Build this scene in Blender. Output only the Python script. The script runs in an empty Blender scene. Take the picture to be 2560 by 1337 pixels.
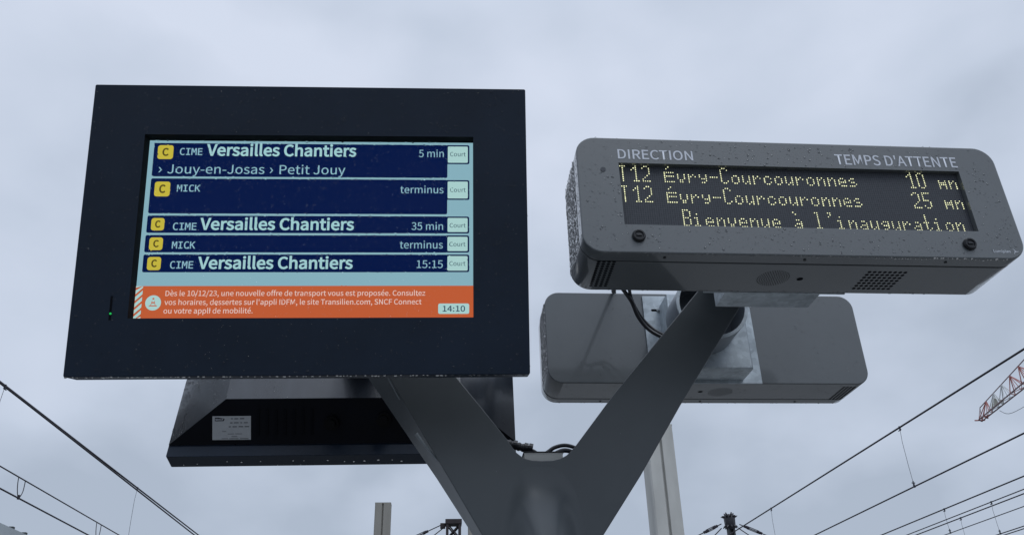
import bpy, bmesh, math, random
from mathutils import Vector, Matrix
random.seed(7)
C = bpy.context.scene.collection
R = math.radians

# ------------------------------------------------------------------ camera
cam_d = bpy.data.cameras.new("camera")
cam = bpy.data.objects.new("camera", cam_d); C.objects.link(cam)
cam_d.sensor_width = 36.0; cam_d.lens = 29.489
cam_d.clip_start = 0.05; cam_d.clip_end = 3000
CX = Vector((0.9966, -0.0788, -0.0247)).normalized()
CB = Vector((-0.0808, -0.8781, -0.4716)); CB = (CB - CX * CB.dot(CX)).normalized()
CU = CB.cross(CX)
cam.matrix_world = Matrix(((CX.x, CU.x, CB.x, 0), (CX.y, CU.y, CB.y, 0), (CX.z, CU.z, CB.z, 1.6), (0, 0, 0, 1)))
bpy.context.scene.camera = cam

# ------------------------------------------------------------------ sky, sun, exposure
SUN_EL, SUN_AZ = 58.0, 150.0            # azimuth clockwise from +Y (the track direction)
world = bpy.data.worlds.new("World"); bpy.context.scene.world = world
world.use_nodes = True
nt = world.node_tree; nt.nodes.clear()
def wn(t, **kw):
    n = nt.nodes.new(t)
    for k, v in kw.items(): setattr(n, k, v)
    return n
out = wn('ShaderNodeOutputWorld')
sky = wn('ShaderNodeTexSky', sky_type='NISHITA', sun_disc=False)
sky.sun_elevation = R(SUN_EL); sky.sun_rotation = R(SUN_AZ)
bg1 = wn('ShaderNodeBackground'); bg1.inputs['Strength'].default_value = 0.10
nt.links.new(sky.outputs[0], bg1.inputs['Color'])
tc = wn('ShaderNodeTexCoord')
mp = wn('ShaderNodeMapping'); mp.inputs['Scale'].default_value = (1.0, 1.0, 1.55); mp.inputs['Location'].default_value = (0.35, 0.1, 0.2)
nt.links.new(tc.outputs['Generated'], mp.inputs['Vector'])
n1 = wn('ShaderNodeTexNoise'); n1.inputs['Scale'].default_value = 2.3; n1.inputs['Detail'].default_value = 3.0; n1.inputs['Roughness'].default_value = 0.52; n1.inputs['Distortion'].default_value = 0.3
n2 = wn('ShaderNodeTexNoise'); n2.inputs['Scale'].default_value = 5.5; n2.inputs['Detail'].default_value = 4.0; n2.inputs['Roughness'].default_value = 0.5
nt.links.new(mp.outputs[0], n1.inputs['Vector']); nt.links.new(mp.outputs[0], n2.inputs['Vector'])
mx = wn('ShaderNodeMath', operation='MULTIPLY_ADD'); mx.inputs[1].default_value = 0.42
nt.links.new(n2.outputs['Fac'], mx.inputs[0]); nt.links.new(n1.outputs['Fac'], mx.inputs[2])
# thicker, greyer cloud towards the horizon
sp = wn('ShaderNodeSeparateXYZ'); nt.links.new(tc.outputs['Generated'], sp.inputs[0])
hz = wn('ShaderNodeMapRange'); hz.inputs['From Min'].default_value = 0.12; hz.inputs['From Max'].default_value = 0.62
hz.inputs['To Min'].default_value = -0.24; hz.inputs['To Max'].default_value = 0.07
nt.links.new(sp.outputs['Z'], hz.inputs['Value'])
ad = wn('ShaderNodeMath', operation='ADD'); nt.links.new(mx.outputs[0], ad.inputs[0]); nt.links.new(hz.outputs[0], ad.inputs[1])
cr = wn('ShaderNodeValToRGB')
cr.color_ramp.elements[0].position = 0.47; cr.color_ramp.elements[0].color = (0.43, 0.497, 0.605, 1)
cr.color_ramp.elements[1].position = 0.92; cr.color_ramp.elements[1].color = (0.685, 0.75, 0.885, 1)
e = cr.color_ramp.elements.new(0.68); e.color = (0.57, 0.642, 0.77, 1)
nt.links.new(ad.outputs[0], cr.inputs[0])
bg2 = wn('ShaderNodeBackground'); bg2.inputs['Strength'].default_value = 1.0
nt.links.new(cr.outputs[0], bg2.inputs['Color'])
zb = wn('ShaderNodeMapRange'); zb.inputs['From Min'].default_value = 0.70; zb.inputs['From Max'].default_value = 1.0   # overcast: brighter towards the zenith
zb.inputs['To Min'].default_value = 1.0; zb.inputs['To Max'].default_value = 1.5
nt.links.new(sp.outputs['Z'], zb.inputs['Value']); nt.links.new(zb.outputs[0], bg2.inputs['Strength'])
mixw = wn('ShaderNodeMixShader'); mixw.inputs[0].default_value = 0.95
nt.links.new(bg1.outputs[0], mixw.inputs[1]); nt.links.new(bg2.outputs[0], mixw.inputs[2]); nt.links.new(mixw.outputs[0], out.inputs[0])

sun_d = bpy.data.lights.new("sun", 'SUN'); sun_d.energy = 1.0; sun_d.angle = R(28); sun_d.color = (0.92, 0.96, 1.0)
sun = bpy.data.objects.new("sun", sun_d); C.objects.link(sun)
az = R(SUN_AZ); el = R(SUN_EL)
sd = Vector((math.sin(az) * math.cos(el), math.cos(az) * math.cos(el), math.sin(el)))
sun.rotation_euler = (-sd).to_track_quat('-Z', 'Y').to_euler()
vs = bpy.context.scene.view_settings
vs.view_transform = 'Standard'; vs.look = 'None'; vs.exposure = 0.0; vs.gamma = 1.0

# ------------------------------------------------------------------ materials
def lin(r, g, b):
    f = lambda c: (c / 255 / 12.92) if c <= 10 else ((c / 255 + 0.055) / 1.055) ** 2.4
    return (f(r), f(g), f(b), 1)
def mat(name, col, rough=0.5, metal=0.0, var=0.0, vscale=8.0, bump=0.0, bscale=200.0, spec=0.5, detail=4, stretch=None):
    m = bpy.data.materials.new(name); m.use_nodes = True
    t = m.node_tree; b = t.nodes['Principled BSDF']
    col = tuple(col[:3]) + (1,)
    b.inputs['Base Color'].default_value = col
    b.inputs['Roughness'].default_value = rough; b.inputs['Metallic'].default_value = metal
    b.inputs['Specular IOR Level'].default_value = spec
    tcn = t.nodes.new('ShaderNodeTexCoord'); src = tcn.outputs['Object']
    if stretch:
        mpn = t.nodes.new('ShaderNodeMapping'); mpn.inputs['Scale'].default_value = stretch
        t.links.new(src, mpn.inputs[0]); src = mpn.outputs[0]
    if var > 0:
        n = t.nodes.new('ShaderNodeTexNoise'); n.inputs['Scale'].default_value = vscale; n.inputs['Detail'].default_value = detail
        n.inputs['Roughness'].default_value = 0.6
        t.links.new(src, n.inputs['Vector'])
        r = t.nodes.new('ShaderNodeValToRGB')
        r.color_ramp.elements[0].position = 0.3; r.color_ramp.elements[1].position = 0.7
        r.color_ramp.elements[0].color = tuple(c * (1 - var) for c in col[:3]) + (1,)
        r.color_ramp.elements[1].color = tuple(c * (1 + var) for c in col[:3]) + (1,)
        t.links.new(n.outputs['Fac'], r.inputs[0]); t.links.new(r.outputs[0], b.inputs['Base Color'])
        mr = t.nodes.new('ShaderNodeMapRange'); mr.inputs['To Min'].default_value = max(0.02, rough - 0.12); mr.inputs['To Max'].default_value = min(1, rough + 0.12)
        t.links.new(n.outputs['Fac'], mr.inputs['Value']); t.links.new(mr.outputs[0], b.inputs['Roughness'])
    if bump > 0:
        n = t.nodes.new('ShaderNodeTexNoise'); n.inputs['Scale'].default_value = bscale; n.inputs['Detail'].default_value = 2
        t.links.new(src, n.inputs['Vector'])
        bp = t.nodes.new('ShaderNodeBump'); bp.inputs['Strength'].default_value = bump; bp.inputs['Distance'].default_value = 0.002
        t.links.new(n.outputs['Fac'], bp.inputs['Height']); t.links.new(bp.outputs[0], b.inputs['Normal'])
    return m
def emit(name, col, strength=1.0, rough=0.3, spec=0.06):
    m = bpy.data.materials.new(name); m.use_nodes = True
    b = m.node_tree.nodes['Principled BSDF']
    b.inputs['Base Color'].default_value = (0.003, 0.003, 0.004, 1)
    b.inputs['Roughness'].default_value = rough; b.inputs['Specular IOR Level'].default_value = spec
    b.inputs['Emission Color'].default_value = col; b.inputs['Emission Strength'].default_value = strength
    return m
M = {}
M['anthracite'] = mat('anthracite_powder_coat', (0.009, 0.0175, 0.033), 0.45, 0, 0.16, 5, 0.10, 900, spec=0.22)
M['shell'] = mat('anthracite_shell_coat', (0.020, 0.026, 0.037), 0.30, 0, 0.25, 7, 0.10, 700, spec=0.8, stretch=(3, 1, 0.6))
M['shell_shade'] = mat('shaded_shell_black', (0.0025, 0.0035, 0.007), 0.5, 0, 0.3, 12, 0.1, 500, spec=0.12)  # shade under the rear shell put into a near-black colour
M['grey'] = mat('grey_powder_coat', (0.088, 0.099, 0.106), 0.45, 0, 0.07, 4, 0.10, 1200, spec=0.5)
M['mast'] = mat('dark_grey_mast_paint', (0.070, 0.080, 0.087), 0.42, 0, 0.12, 3, 0.06, 900, spec=0.45)
M['edge_glint'] = mat('pale_edge_glint', (0.20, 0.225, 0.24), 0.35, 0, 0.1, 60)  # pale colour for the lit streak on the mast arm
M['gland'] = mat('gland_black', (0.0018, 0.002, 0.003), 0.4, 0, 0.1, 50, spec=0.12)
M['black'] = mat('black_plastic', (0.006, 0.007, 0.010), 0.35, 0, 0.2, 60, 0.1, 400, spec=0.4)
M['void'] = mat('dark_opening', (0.004, 0.005, 0.008), 0.8, 0, 0.1, 50, spec=0.1)
M['rubber'] = mat('cable_sheath', (0.010, 0.011, 0.015), 0.4, 0, 0.2, 40, 0.08, 300)
M['print'] = mat('pale_print', (0.60, 0.63, 0.69), 0.5, 0, 0.06, 60)
M['steel_bolt'] = mat('zinc_bolt', (0.42, 0.45, 0.47), 0.35, 0.9, 0.2, 80)
M['pipe'] = mat('painted_pipe', (0.15, 0.17, 0.195), 0.35, 0, 0.1, 10, 0.05, 500)
M['concrete'] = mat('weathered_concrete', (0.50, 0.50, 0.475), 0.85, 0, 0.16, 2.2, 0.5, 60, spec=0.3, stretch=(1, 1, 0.35), detail=8)
M['concrete_brown'] = mat('brown_grey_concrete', (0.27, 0.26, 0.235), 0.85, 0, 0.14, 1.5, 0.5, 60, spec=0.3, stretch=(1.5, 1, 0.2), detail=8)
M['rust'] = mat('red_oxide_steel', (0.026, 0.019, 0.022), 0.7, 0, 0.3, 6, 0.3, 40)
M['pole'] = mat('dark_green_grey_steel', (0.030, 0.036, 0.040), 0.6, 0, 0.25, 6, 0.2, 40)
M['insul'] = mat('dark_bracket_steel', (0.012, 0.012, 0.018), 0.5, 0, 0.2, 20)
M['wire'] = mat('aged_copper_wire', (0.022, 0.019, 0.028), 0.55, 0.3, 0.3, 3)
M['dropper'] = mat('dropper_wire', (0.045, 0.05, 0.065), 0.5, 0.3, 0.2, 6)
M['crane_red'] = mat('crane_red_paint_hazed', (0.42, 0.15, 0.13), 0.6, 0, 0.2, 3)  # crane paints lightened, distance haze put into the colour
M['crane_white'] = mat('crane_white_paint_hazed', (0.60, 0.62, 0.62), 0.6, 0, 0.15, 3)
M['crane_dark'] = mat('crane_chord_paint_hazed', (0.22, 0.14, 0.145), 0.6, 0, 0.2, 3)
M['board'] = mat('faded_crane_board', (0.36, 0.35, 0.29), 0.7, 0, 0.2, 2)
M['roof'] = mat('pale_roof_sheet', (0.40, 0.44, 0.46), 0.6, 0, 0.12, 0.8)
M['wall'] = mat('grey_render_wall', (0.32, 0.33, 0.34), 0.8, 0, 0.1, 0.6)
M['platform'] = mat('wet_platform_paving', (0.16, 0.16, 0.155), 0.4, 0, 0.2, 0.9, 0.3, 40)
M['ground'] = mat('ballast_ground', (0.125, 0.127, 0.13), 0.9, 0, 0.35, 3.0, 1.0, 20, detail=8)
M['sticker'] = mat('silver_sticker', (0.42, 0.44, 0.46), 0.45, 0, 0.06, 40)
M['sticker_ink'] = mat('sticker_ink', (0.03, 0.035, 0.05), 0.5, 0, 0.2, 300)
M['sticker_logo'] = mat('sticker_emblem', (0.012, 0.014, 0.02), 0.4, 0, 0.1, 100)

def wet(key, w, rough):
    b = M[key].node_tree.nodes['Principled BSDF']
    b.inputs['Coat Weight'].default_value = w; b.inputs['Coat Roughness'].default_value = rough; b.inputs['Coat IOR'].default_value = 1.45
wet('grey', 1.0, 0.08); wet('shell', 0.8, 0.16); wet('mast', 0.2, 0.25)

def galv():
    m = bpy.data.materials.new('galvanised_steel'); m.use_nodes = True
    t = m.node_tree; b = t.nodes['Principled BSDF']
    tcn = t.nodes.new('ShaderNodeTexCoord')
    v = t.nodes.new('ShaderNodeTexVoronoi'); v.inputs['Scale'].default_value = 70
    n = t.nodes.new('ShaderNodeTexNoise'); n.inputs['Scale'].default_value = 12; n.inputs['Detail'].default_value = 5
    t.links.new(tcn.outputs['Object'], v.inputs['Vector']); t.links.new(tcn.outputs['Object'], n.inputs['Vector'])
    a = t.nodes.new('ShaderNodeMath'); a.operation = 'MULTIPLY_ADD'; a.inputs[1].default_value = 0.22
    sx = t.nodes.new('ShaderNodeSeparateColor'); t.links.new(v.outputs['Color'], sx.inputs[0])
    t.links.new(sx.outputs[0], a.inputs[0]); t.links.new(n.outputs['Fac'], a.inputs[2])
    r = t.nodes.new('ShaderNodeValToRGB')
    r.color_ramp.elements[0].position = 0.35; r.color_ramp.elements[0].color = (0.26, 0.295, 0.32, 1)
    r.color_ramp.elements[1].position = 0.95; r.color_ramp.elements[1].color = (0.56, 0.62, 0.66, 1)
    t.links.new(a.outputs[0], r.inputs[0]); t.links.new(r.outputs[0], b.inputs['Base Color'])
    b.inputs['Metallic'].default_value = 0.45; b.inputs['Roughness'].default_value = 0.45
    return m
M['galv'] = galv()

def water(name, ior):
    m = bpy.data.materials.new(name); m.use_nodes = True
    t = m.node_tree; t.nodes.clear()
    o = t.nodes.new('ShaderNodeOutputMaterial'); mxs = t.nodes.new('ShaderNodeMixShader')
    fr = t.nodes.new('ShaderNodeFresnel'); fr.inputs['IOR'].default_value = ior
    tr = t.nodes.new('ShaderNodeBsdfTransparent'); tr.inputs['Color'].default_value = (1, 1, 1, 1)
    gl = t.nodes.new('ShaderNodeBsdfGlossy'); gl.inputs['Roughness'].default_value = 0.06
    t.links.new(fr.outputs[0], mxs.inputs[0]); t.links.new(tr.outputs[0], mxs.inputs[1]); t.links.new(gl.outputs[0], mxs.inputs[2]); t.links.new(mxs.outputs[0], o.inputs[0])
    return m
M['water'] = water('rain_water', 1.36); M['bead_water'] = water('rain_beads', 1.5)
def lens_water():
    m = bpy.data.materials.new('rain_water_on_glass'); m.use_nodes = True
    b = m.node_tree.nodes['Principled BSDF']
    b.inputs['Base Color'].default_value = (1, 1, 1, 1)
    b.inputs['Roughness'].default_value = 0.02; b.inputs['IOR'].default_value = 1.33
    b.inputs['Transmission Weight'].default_value = 1.0
    return m
M['lens_water'] = lens_water()

def led_board():
    m = bpy.data.materials.new('unlit_led_board'); m.use_nodes = True
    t = m.node_tree; b = t.nodes['Principled BSDF']
    tcn = t.nodes.new('ShaderNodeTexCoord')
    mpn = t.nodes.new('ShaderNodeMapping'); mpn.inputs['Scale'].default_value = (1 / 0.00527, 0, 1 / 0.0052)
    fr = t.nodes.new('ShaderNodeVectorMath'); fr.operation = 'FRACTION'
    sb = t.nodes.new('ShaderNodeVectorMath'); sb.operation = 'SUBTRACT'; sb.inputs[1].default_value = (0.5, 0.0, 0.5)
    ln = t.nodes.new('ShaderNodeVectorMath'); ln.operation = 'LENGTH'
    t.links.new(tcn.outputs['Object'], mpn.inputs[0]); t.links.new(mpn.outputs[0], fr.inputs[0]); t.links.new(fr.outputs[0], sb.inputs[0]); t.links.new(sb.outputs[0], ln.inputs[0])
    nz = t.nodes.new('ShaderNodeTexNoise'); nz.inputs['Scale'].default_value = 160; nz.inputs['Detail'].default_value = 2
    t.links.new(tcn.outputs['Object'], nz.inputs['Vector'])
    ma = t.nodes.new('ShaderNodeMath'); ma.operation = 'MULTIPLY_ADD'; ma.inputs[1].default_value = 0.5
    t.links.new(nz.outputs['Fac'], ma.inputs[0]); t.links.new(ln.outputs['Value'], ma.inputs[2])
    r = t.nodes.new('ShaderNodeValToRGB')
    r.color_ramp.elements[0].position = 0.42; r.color_ramp.elements[0].color = (0.034, 0.038, 0.045, 1)
    r.color_ramp.elements[1].position = 0.75; r.color_ramp.elements[1].color = (0.066, 0.072, 0.084, 1)
    t.links.new(ma.outputs[0], r.inputs[0]); t.links.new(r.outputs[0], b.inputs['Base Color'])
    b.inputs['Roughness'].default_value = 0.7; b.inputs['Specular IOR Level'].default_value = 0.25
    return m
M['led_board'] = led_board()
M['led'] = emit('lit_led', (0.95, 0.97, 0.58, 1), 1.5)
M['scr_bg'] = emit('screen_pale_teal', lin(132, 173, 186))
M['scr_navy'] = emit('screen_navy', lin(0, 19, 66))
M['scr_text'] = emit('screen_pale_text', lin(156, 199, 204))
M['scr_text2'] = emit('screen_thin_text', lin(136, 178, 194))
M['scr_white'] = emit('screen_white_label', lin(166, 204, 202))
M['scr_dark'] = emit('screen_dark_text', lin(34, 58, 82))
M['scr_orange'] = emit('screen_orange', lin(188, 90, 52))
M['scr_pale_o'] = emit('screen_text_on_orange', lin(222, 196, 188))
M['scr_yellow'] = emit('screen_yellow', lin(192, 178, 62))
M['scr_c'] = emit('screen_badge_letter', lin(84, 74, 26))
M['green_led'] = emit('green_indicator', (0.02, 0.60, 0.12, 1), 0.8)

# ------------------------------------------------------------------ object helpers
def obj(name, bm, m, parent=None, smooth=35, label=None):
    me = bpy.data.meshes.new(name)
    if isinstance(bm, bmesh.types.BMesh):
        bmesh.ops.recalc_face_normals(bm, faces=bm.faces)
        bm.to_mesh(me); bm.free()
    else:
        me = bm; me.name = name
    if m: 
        me.materials.clear(); me.materials.append(m)
    if smooth:
        for p in me.polygons: p.use_smooth = True
        me.set_sharp_from_angle(angle=R(smooth))
        for p in me.polygons:
            if max(abs(c) for c in p.normal) > 0.9998: p.use_smooth = False
    o = bpy.data.objects.new(name, me); C.objects.link(o)
    if parent: o.parent = parent
    if label: o['label'] = label
    return o
def tag(o, label=None, cat=None, group=None, kind=None):
    if label: o['label'] = label
    if cat: o['category'] = cat
    if group: o['group'] = group
    if kind: o['kind'] = kind
    return o
def thing(name, label, cat, loc=(0, 0, 0), mw=None, group=None):
    o = bpy.data.objects.new(name, None); C.objects.link(o)
    o.empty_display_size = 0.1
    if mw: o.matrix_world = mw
    else: o.location = loc
    return tag(o, label, cat, group)
def kids(o): return [c for c in bpy.data.objects if c.parent == o]
def copy_tree(o, parent=None):
    c = o.copy(); C.objects.link(c); c.parent = parent
    for k in kids(o): copy_tree(k, c)
    return c
def NB(): return bmesh.new()
def box(bm, x0, x1, y0, y1, z0, z1, bev=0.0):
    vs_ = [bm.verts.new(p) for p in ((x0, y0, z0), (x1, y0, z0), (x1, y1, z0), (x0, y1, z0), (x0, y0, z1), (x1, y0, z1), (x1, y1, z1), (x0, y1, z1))]
    fs = [bm.faces.new([vs_[i] for i in f]) for f in ((0, 1, 2, 3), (4, 7, 6, 5), (0, 4, 5, 1), (1, 5, 6, 2), (2, 6, 7, 3), (3, 7, 4, 0))]
    if bev:
        es = list({e for f in fs for e in f.edges})
        bmesh.ops.bevel(bm, geom=es, offset=bev, segments=2, profile=0.6, affect='EDGES')
    return bm
def rrect(x0, x1, z0, z1, r, seg=6, inset=0.0):
    x0 += inset; x1 -= inset; z0 += inset; z1 -= inset; r = max(r - inset, 0.0005)
    pts = []
    for cx, cz, a0 in ((x1 - r, z0 + r, -90), (x1 - r, z1 - r, 0), (x0 + r, z1 - r, 90), (x0 + r, z0 + r, 180)):
        for i in range(seg + 1):
            a = R(a0 + 90 * i / seg); pts.append((cx + r * math.cos(a), cz + r * math.sin(a)))
    return pts
def loft(bm, loops, cap0=True, cap1=True, closed=True):
    """loops: lists of equal-length 3-D points"""
    V = [[bm.verts.new(p) for p in l] for l in loops]
    n = len(V[0])
    for a, b in zip(V, V[1:]):
        for i in range(n if closed else n - 1):
            j = (i + 1) % n
            bm.faces.new((a[i], a[j], b[j], b[i]))
    if cap0: bm.faces.new(V[0])
    if cap1: bm.faces.new(list(reversed(V[-1])))
    return V
def fill(bm, loops):
    """flat fill of an outer loop with holes, given loops of bm verts"""
    es = []
    for l in loops:
        for a, b in zip(l, l[1:] + l[:1]):
            e = bm.edges.get((a, b)) or bm.edges.new((a, b)); es.append(e)
    bmesh.ops.triangle_fill(bm, use_beauty=True, use_dissolve=False, edges=es)
def tube(bm, pts, r, seg=8, closed_ends=True):
    pts = [Vector(p) for p in pts]; L = []
    rs = r if isinstance(r, (list, tuple)) else [r] * len(pts)
    up0 = None
    for i, p in enumerate(pts):
        t = (pts[min(i + 1, len(pts) - 1)] - pts[max(i - 1, 0)]).normalized()
        if up0 is None:
            up0 = Vector((0, 0, 1)) if abs(t.z) < 0.9 else Vector((1, 0, 0))
        a = (up0 - t * up0.dot(t)).normalized(); up0 = a
        b = t.cross(a)
        L.append([p + (a * math.cos(2 * math.pi * k / seg) + b * math.sin(2 * math.pi * k / seg)) * rs[i] for k in range(seg)])
    loft(bm, L, closed_ends, closed_ends)
    return bm
def disc_y(bm, x, y, z, r, h, seg=16):
    """short cylinder standing on a plane y=const, rising towards -y"""
    tube(bm, [(x, y, z), (x, y - h, z)], r, seg); return bm
def smooth_path(P, n=8):
    P = [Vector(p) for p in P]; out_ = []
    for i in range(len(P) - 1):
        p0, p1, p2, p3 = P[max(i - 1, 0)], P[i], P[i + 1], P[min(i + 2, len(P) - 1)]
        for k in range(n):
            t = k / n
            out_.append(0.5 * ((2 * p1) + (p2 - p0) * t + (2 * p0 - 5 * p1 + 4 * p2 - p3) * t * t + (3 * p1 - p0 - 3 * p2 + p3) * t ** 3))
    out_.append(P[-1]); return out_
def drops(name, items, parent, flat=0.30, seg=7, m='water'):
    """rain drops: items = (pos, normal, radius)"""
    bm = NB()
    fl0 = flat
    for p, n, r, *own in items:
        flat = own[0] if own else fl0
        p = Vector(p); n = Vector(n).normalized()
        a = n.orthogonal().normalized(); b = n.cross(a)
        ph = random.random() * 6.28; sx = random.uniform(0.85, 1.15); sz = random.uniform(0.9, 1.3)
        rings = []
        for rr, hh in ((1.0, -0.05), (0.80, 0.55), (0.42, 0.9)):
            rings.append([bm.verts.new(p + (a * math.cos(ph + 6.2832 * k / seg) * sx + b * math.sin(ph + 6.2832 * k / seg) * sz) * r * rr + n * r * flat * hh) for k in range(seg)])
        top = bm.verts.new(p + n * r * flat)
        for q0, q1 in zip(rings, rings[1:]):
            for k in range(seg): bm.faces.new((q0[k], q0[(k + 1) % seg], q1[(k + 1) % seg], q1[k]))
        for k in range(seg): bm.faces.new((rings[-1][k], rings[-1][(k + 1) % seg], top))
        bm.faces.new(list(reversed(rings[0])))
    o = obj(name, bm, M[m], parent, smooth=80)
    o['kind'] = 'stuff'
    return o

# ------------------------------------------------------------------ lettering (outlines held here)
LETTERS_S = " ',-./012345:>ACDEFIJLMNOPRSTVabcdefhilmnoprstuvyzèé"
LETTERS_M = " CEIKM"
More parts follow.
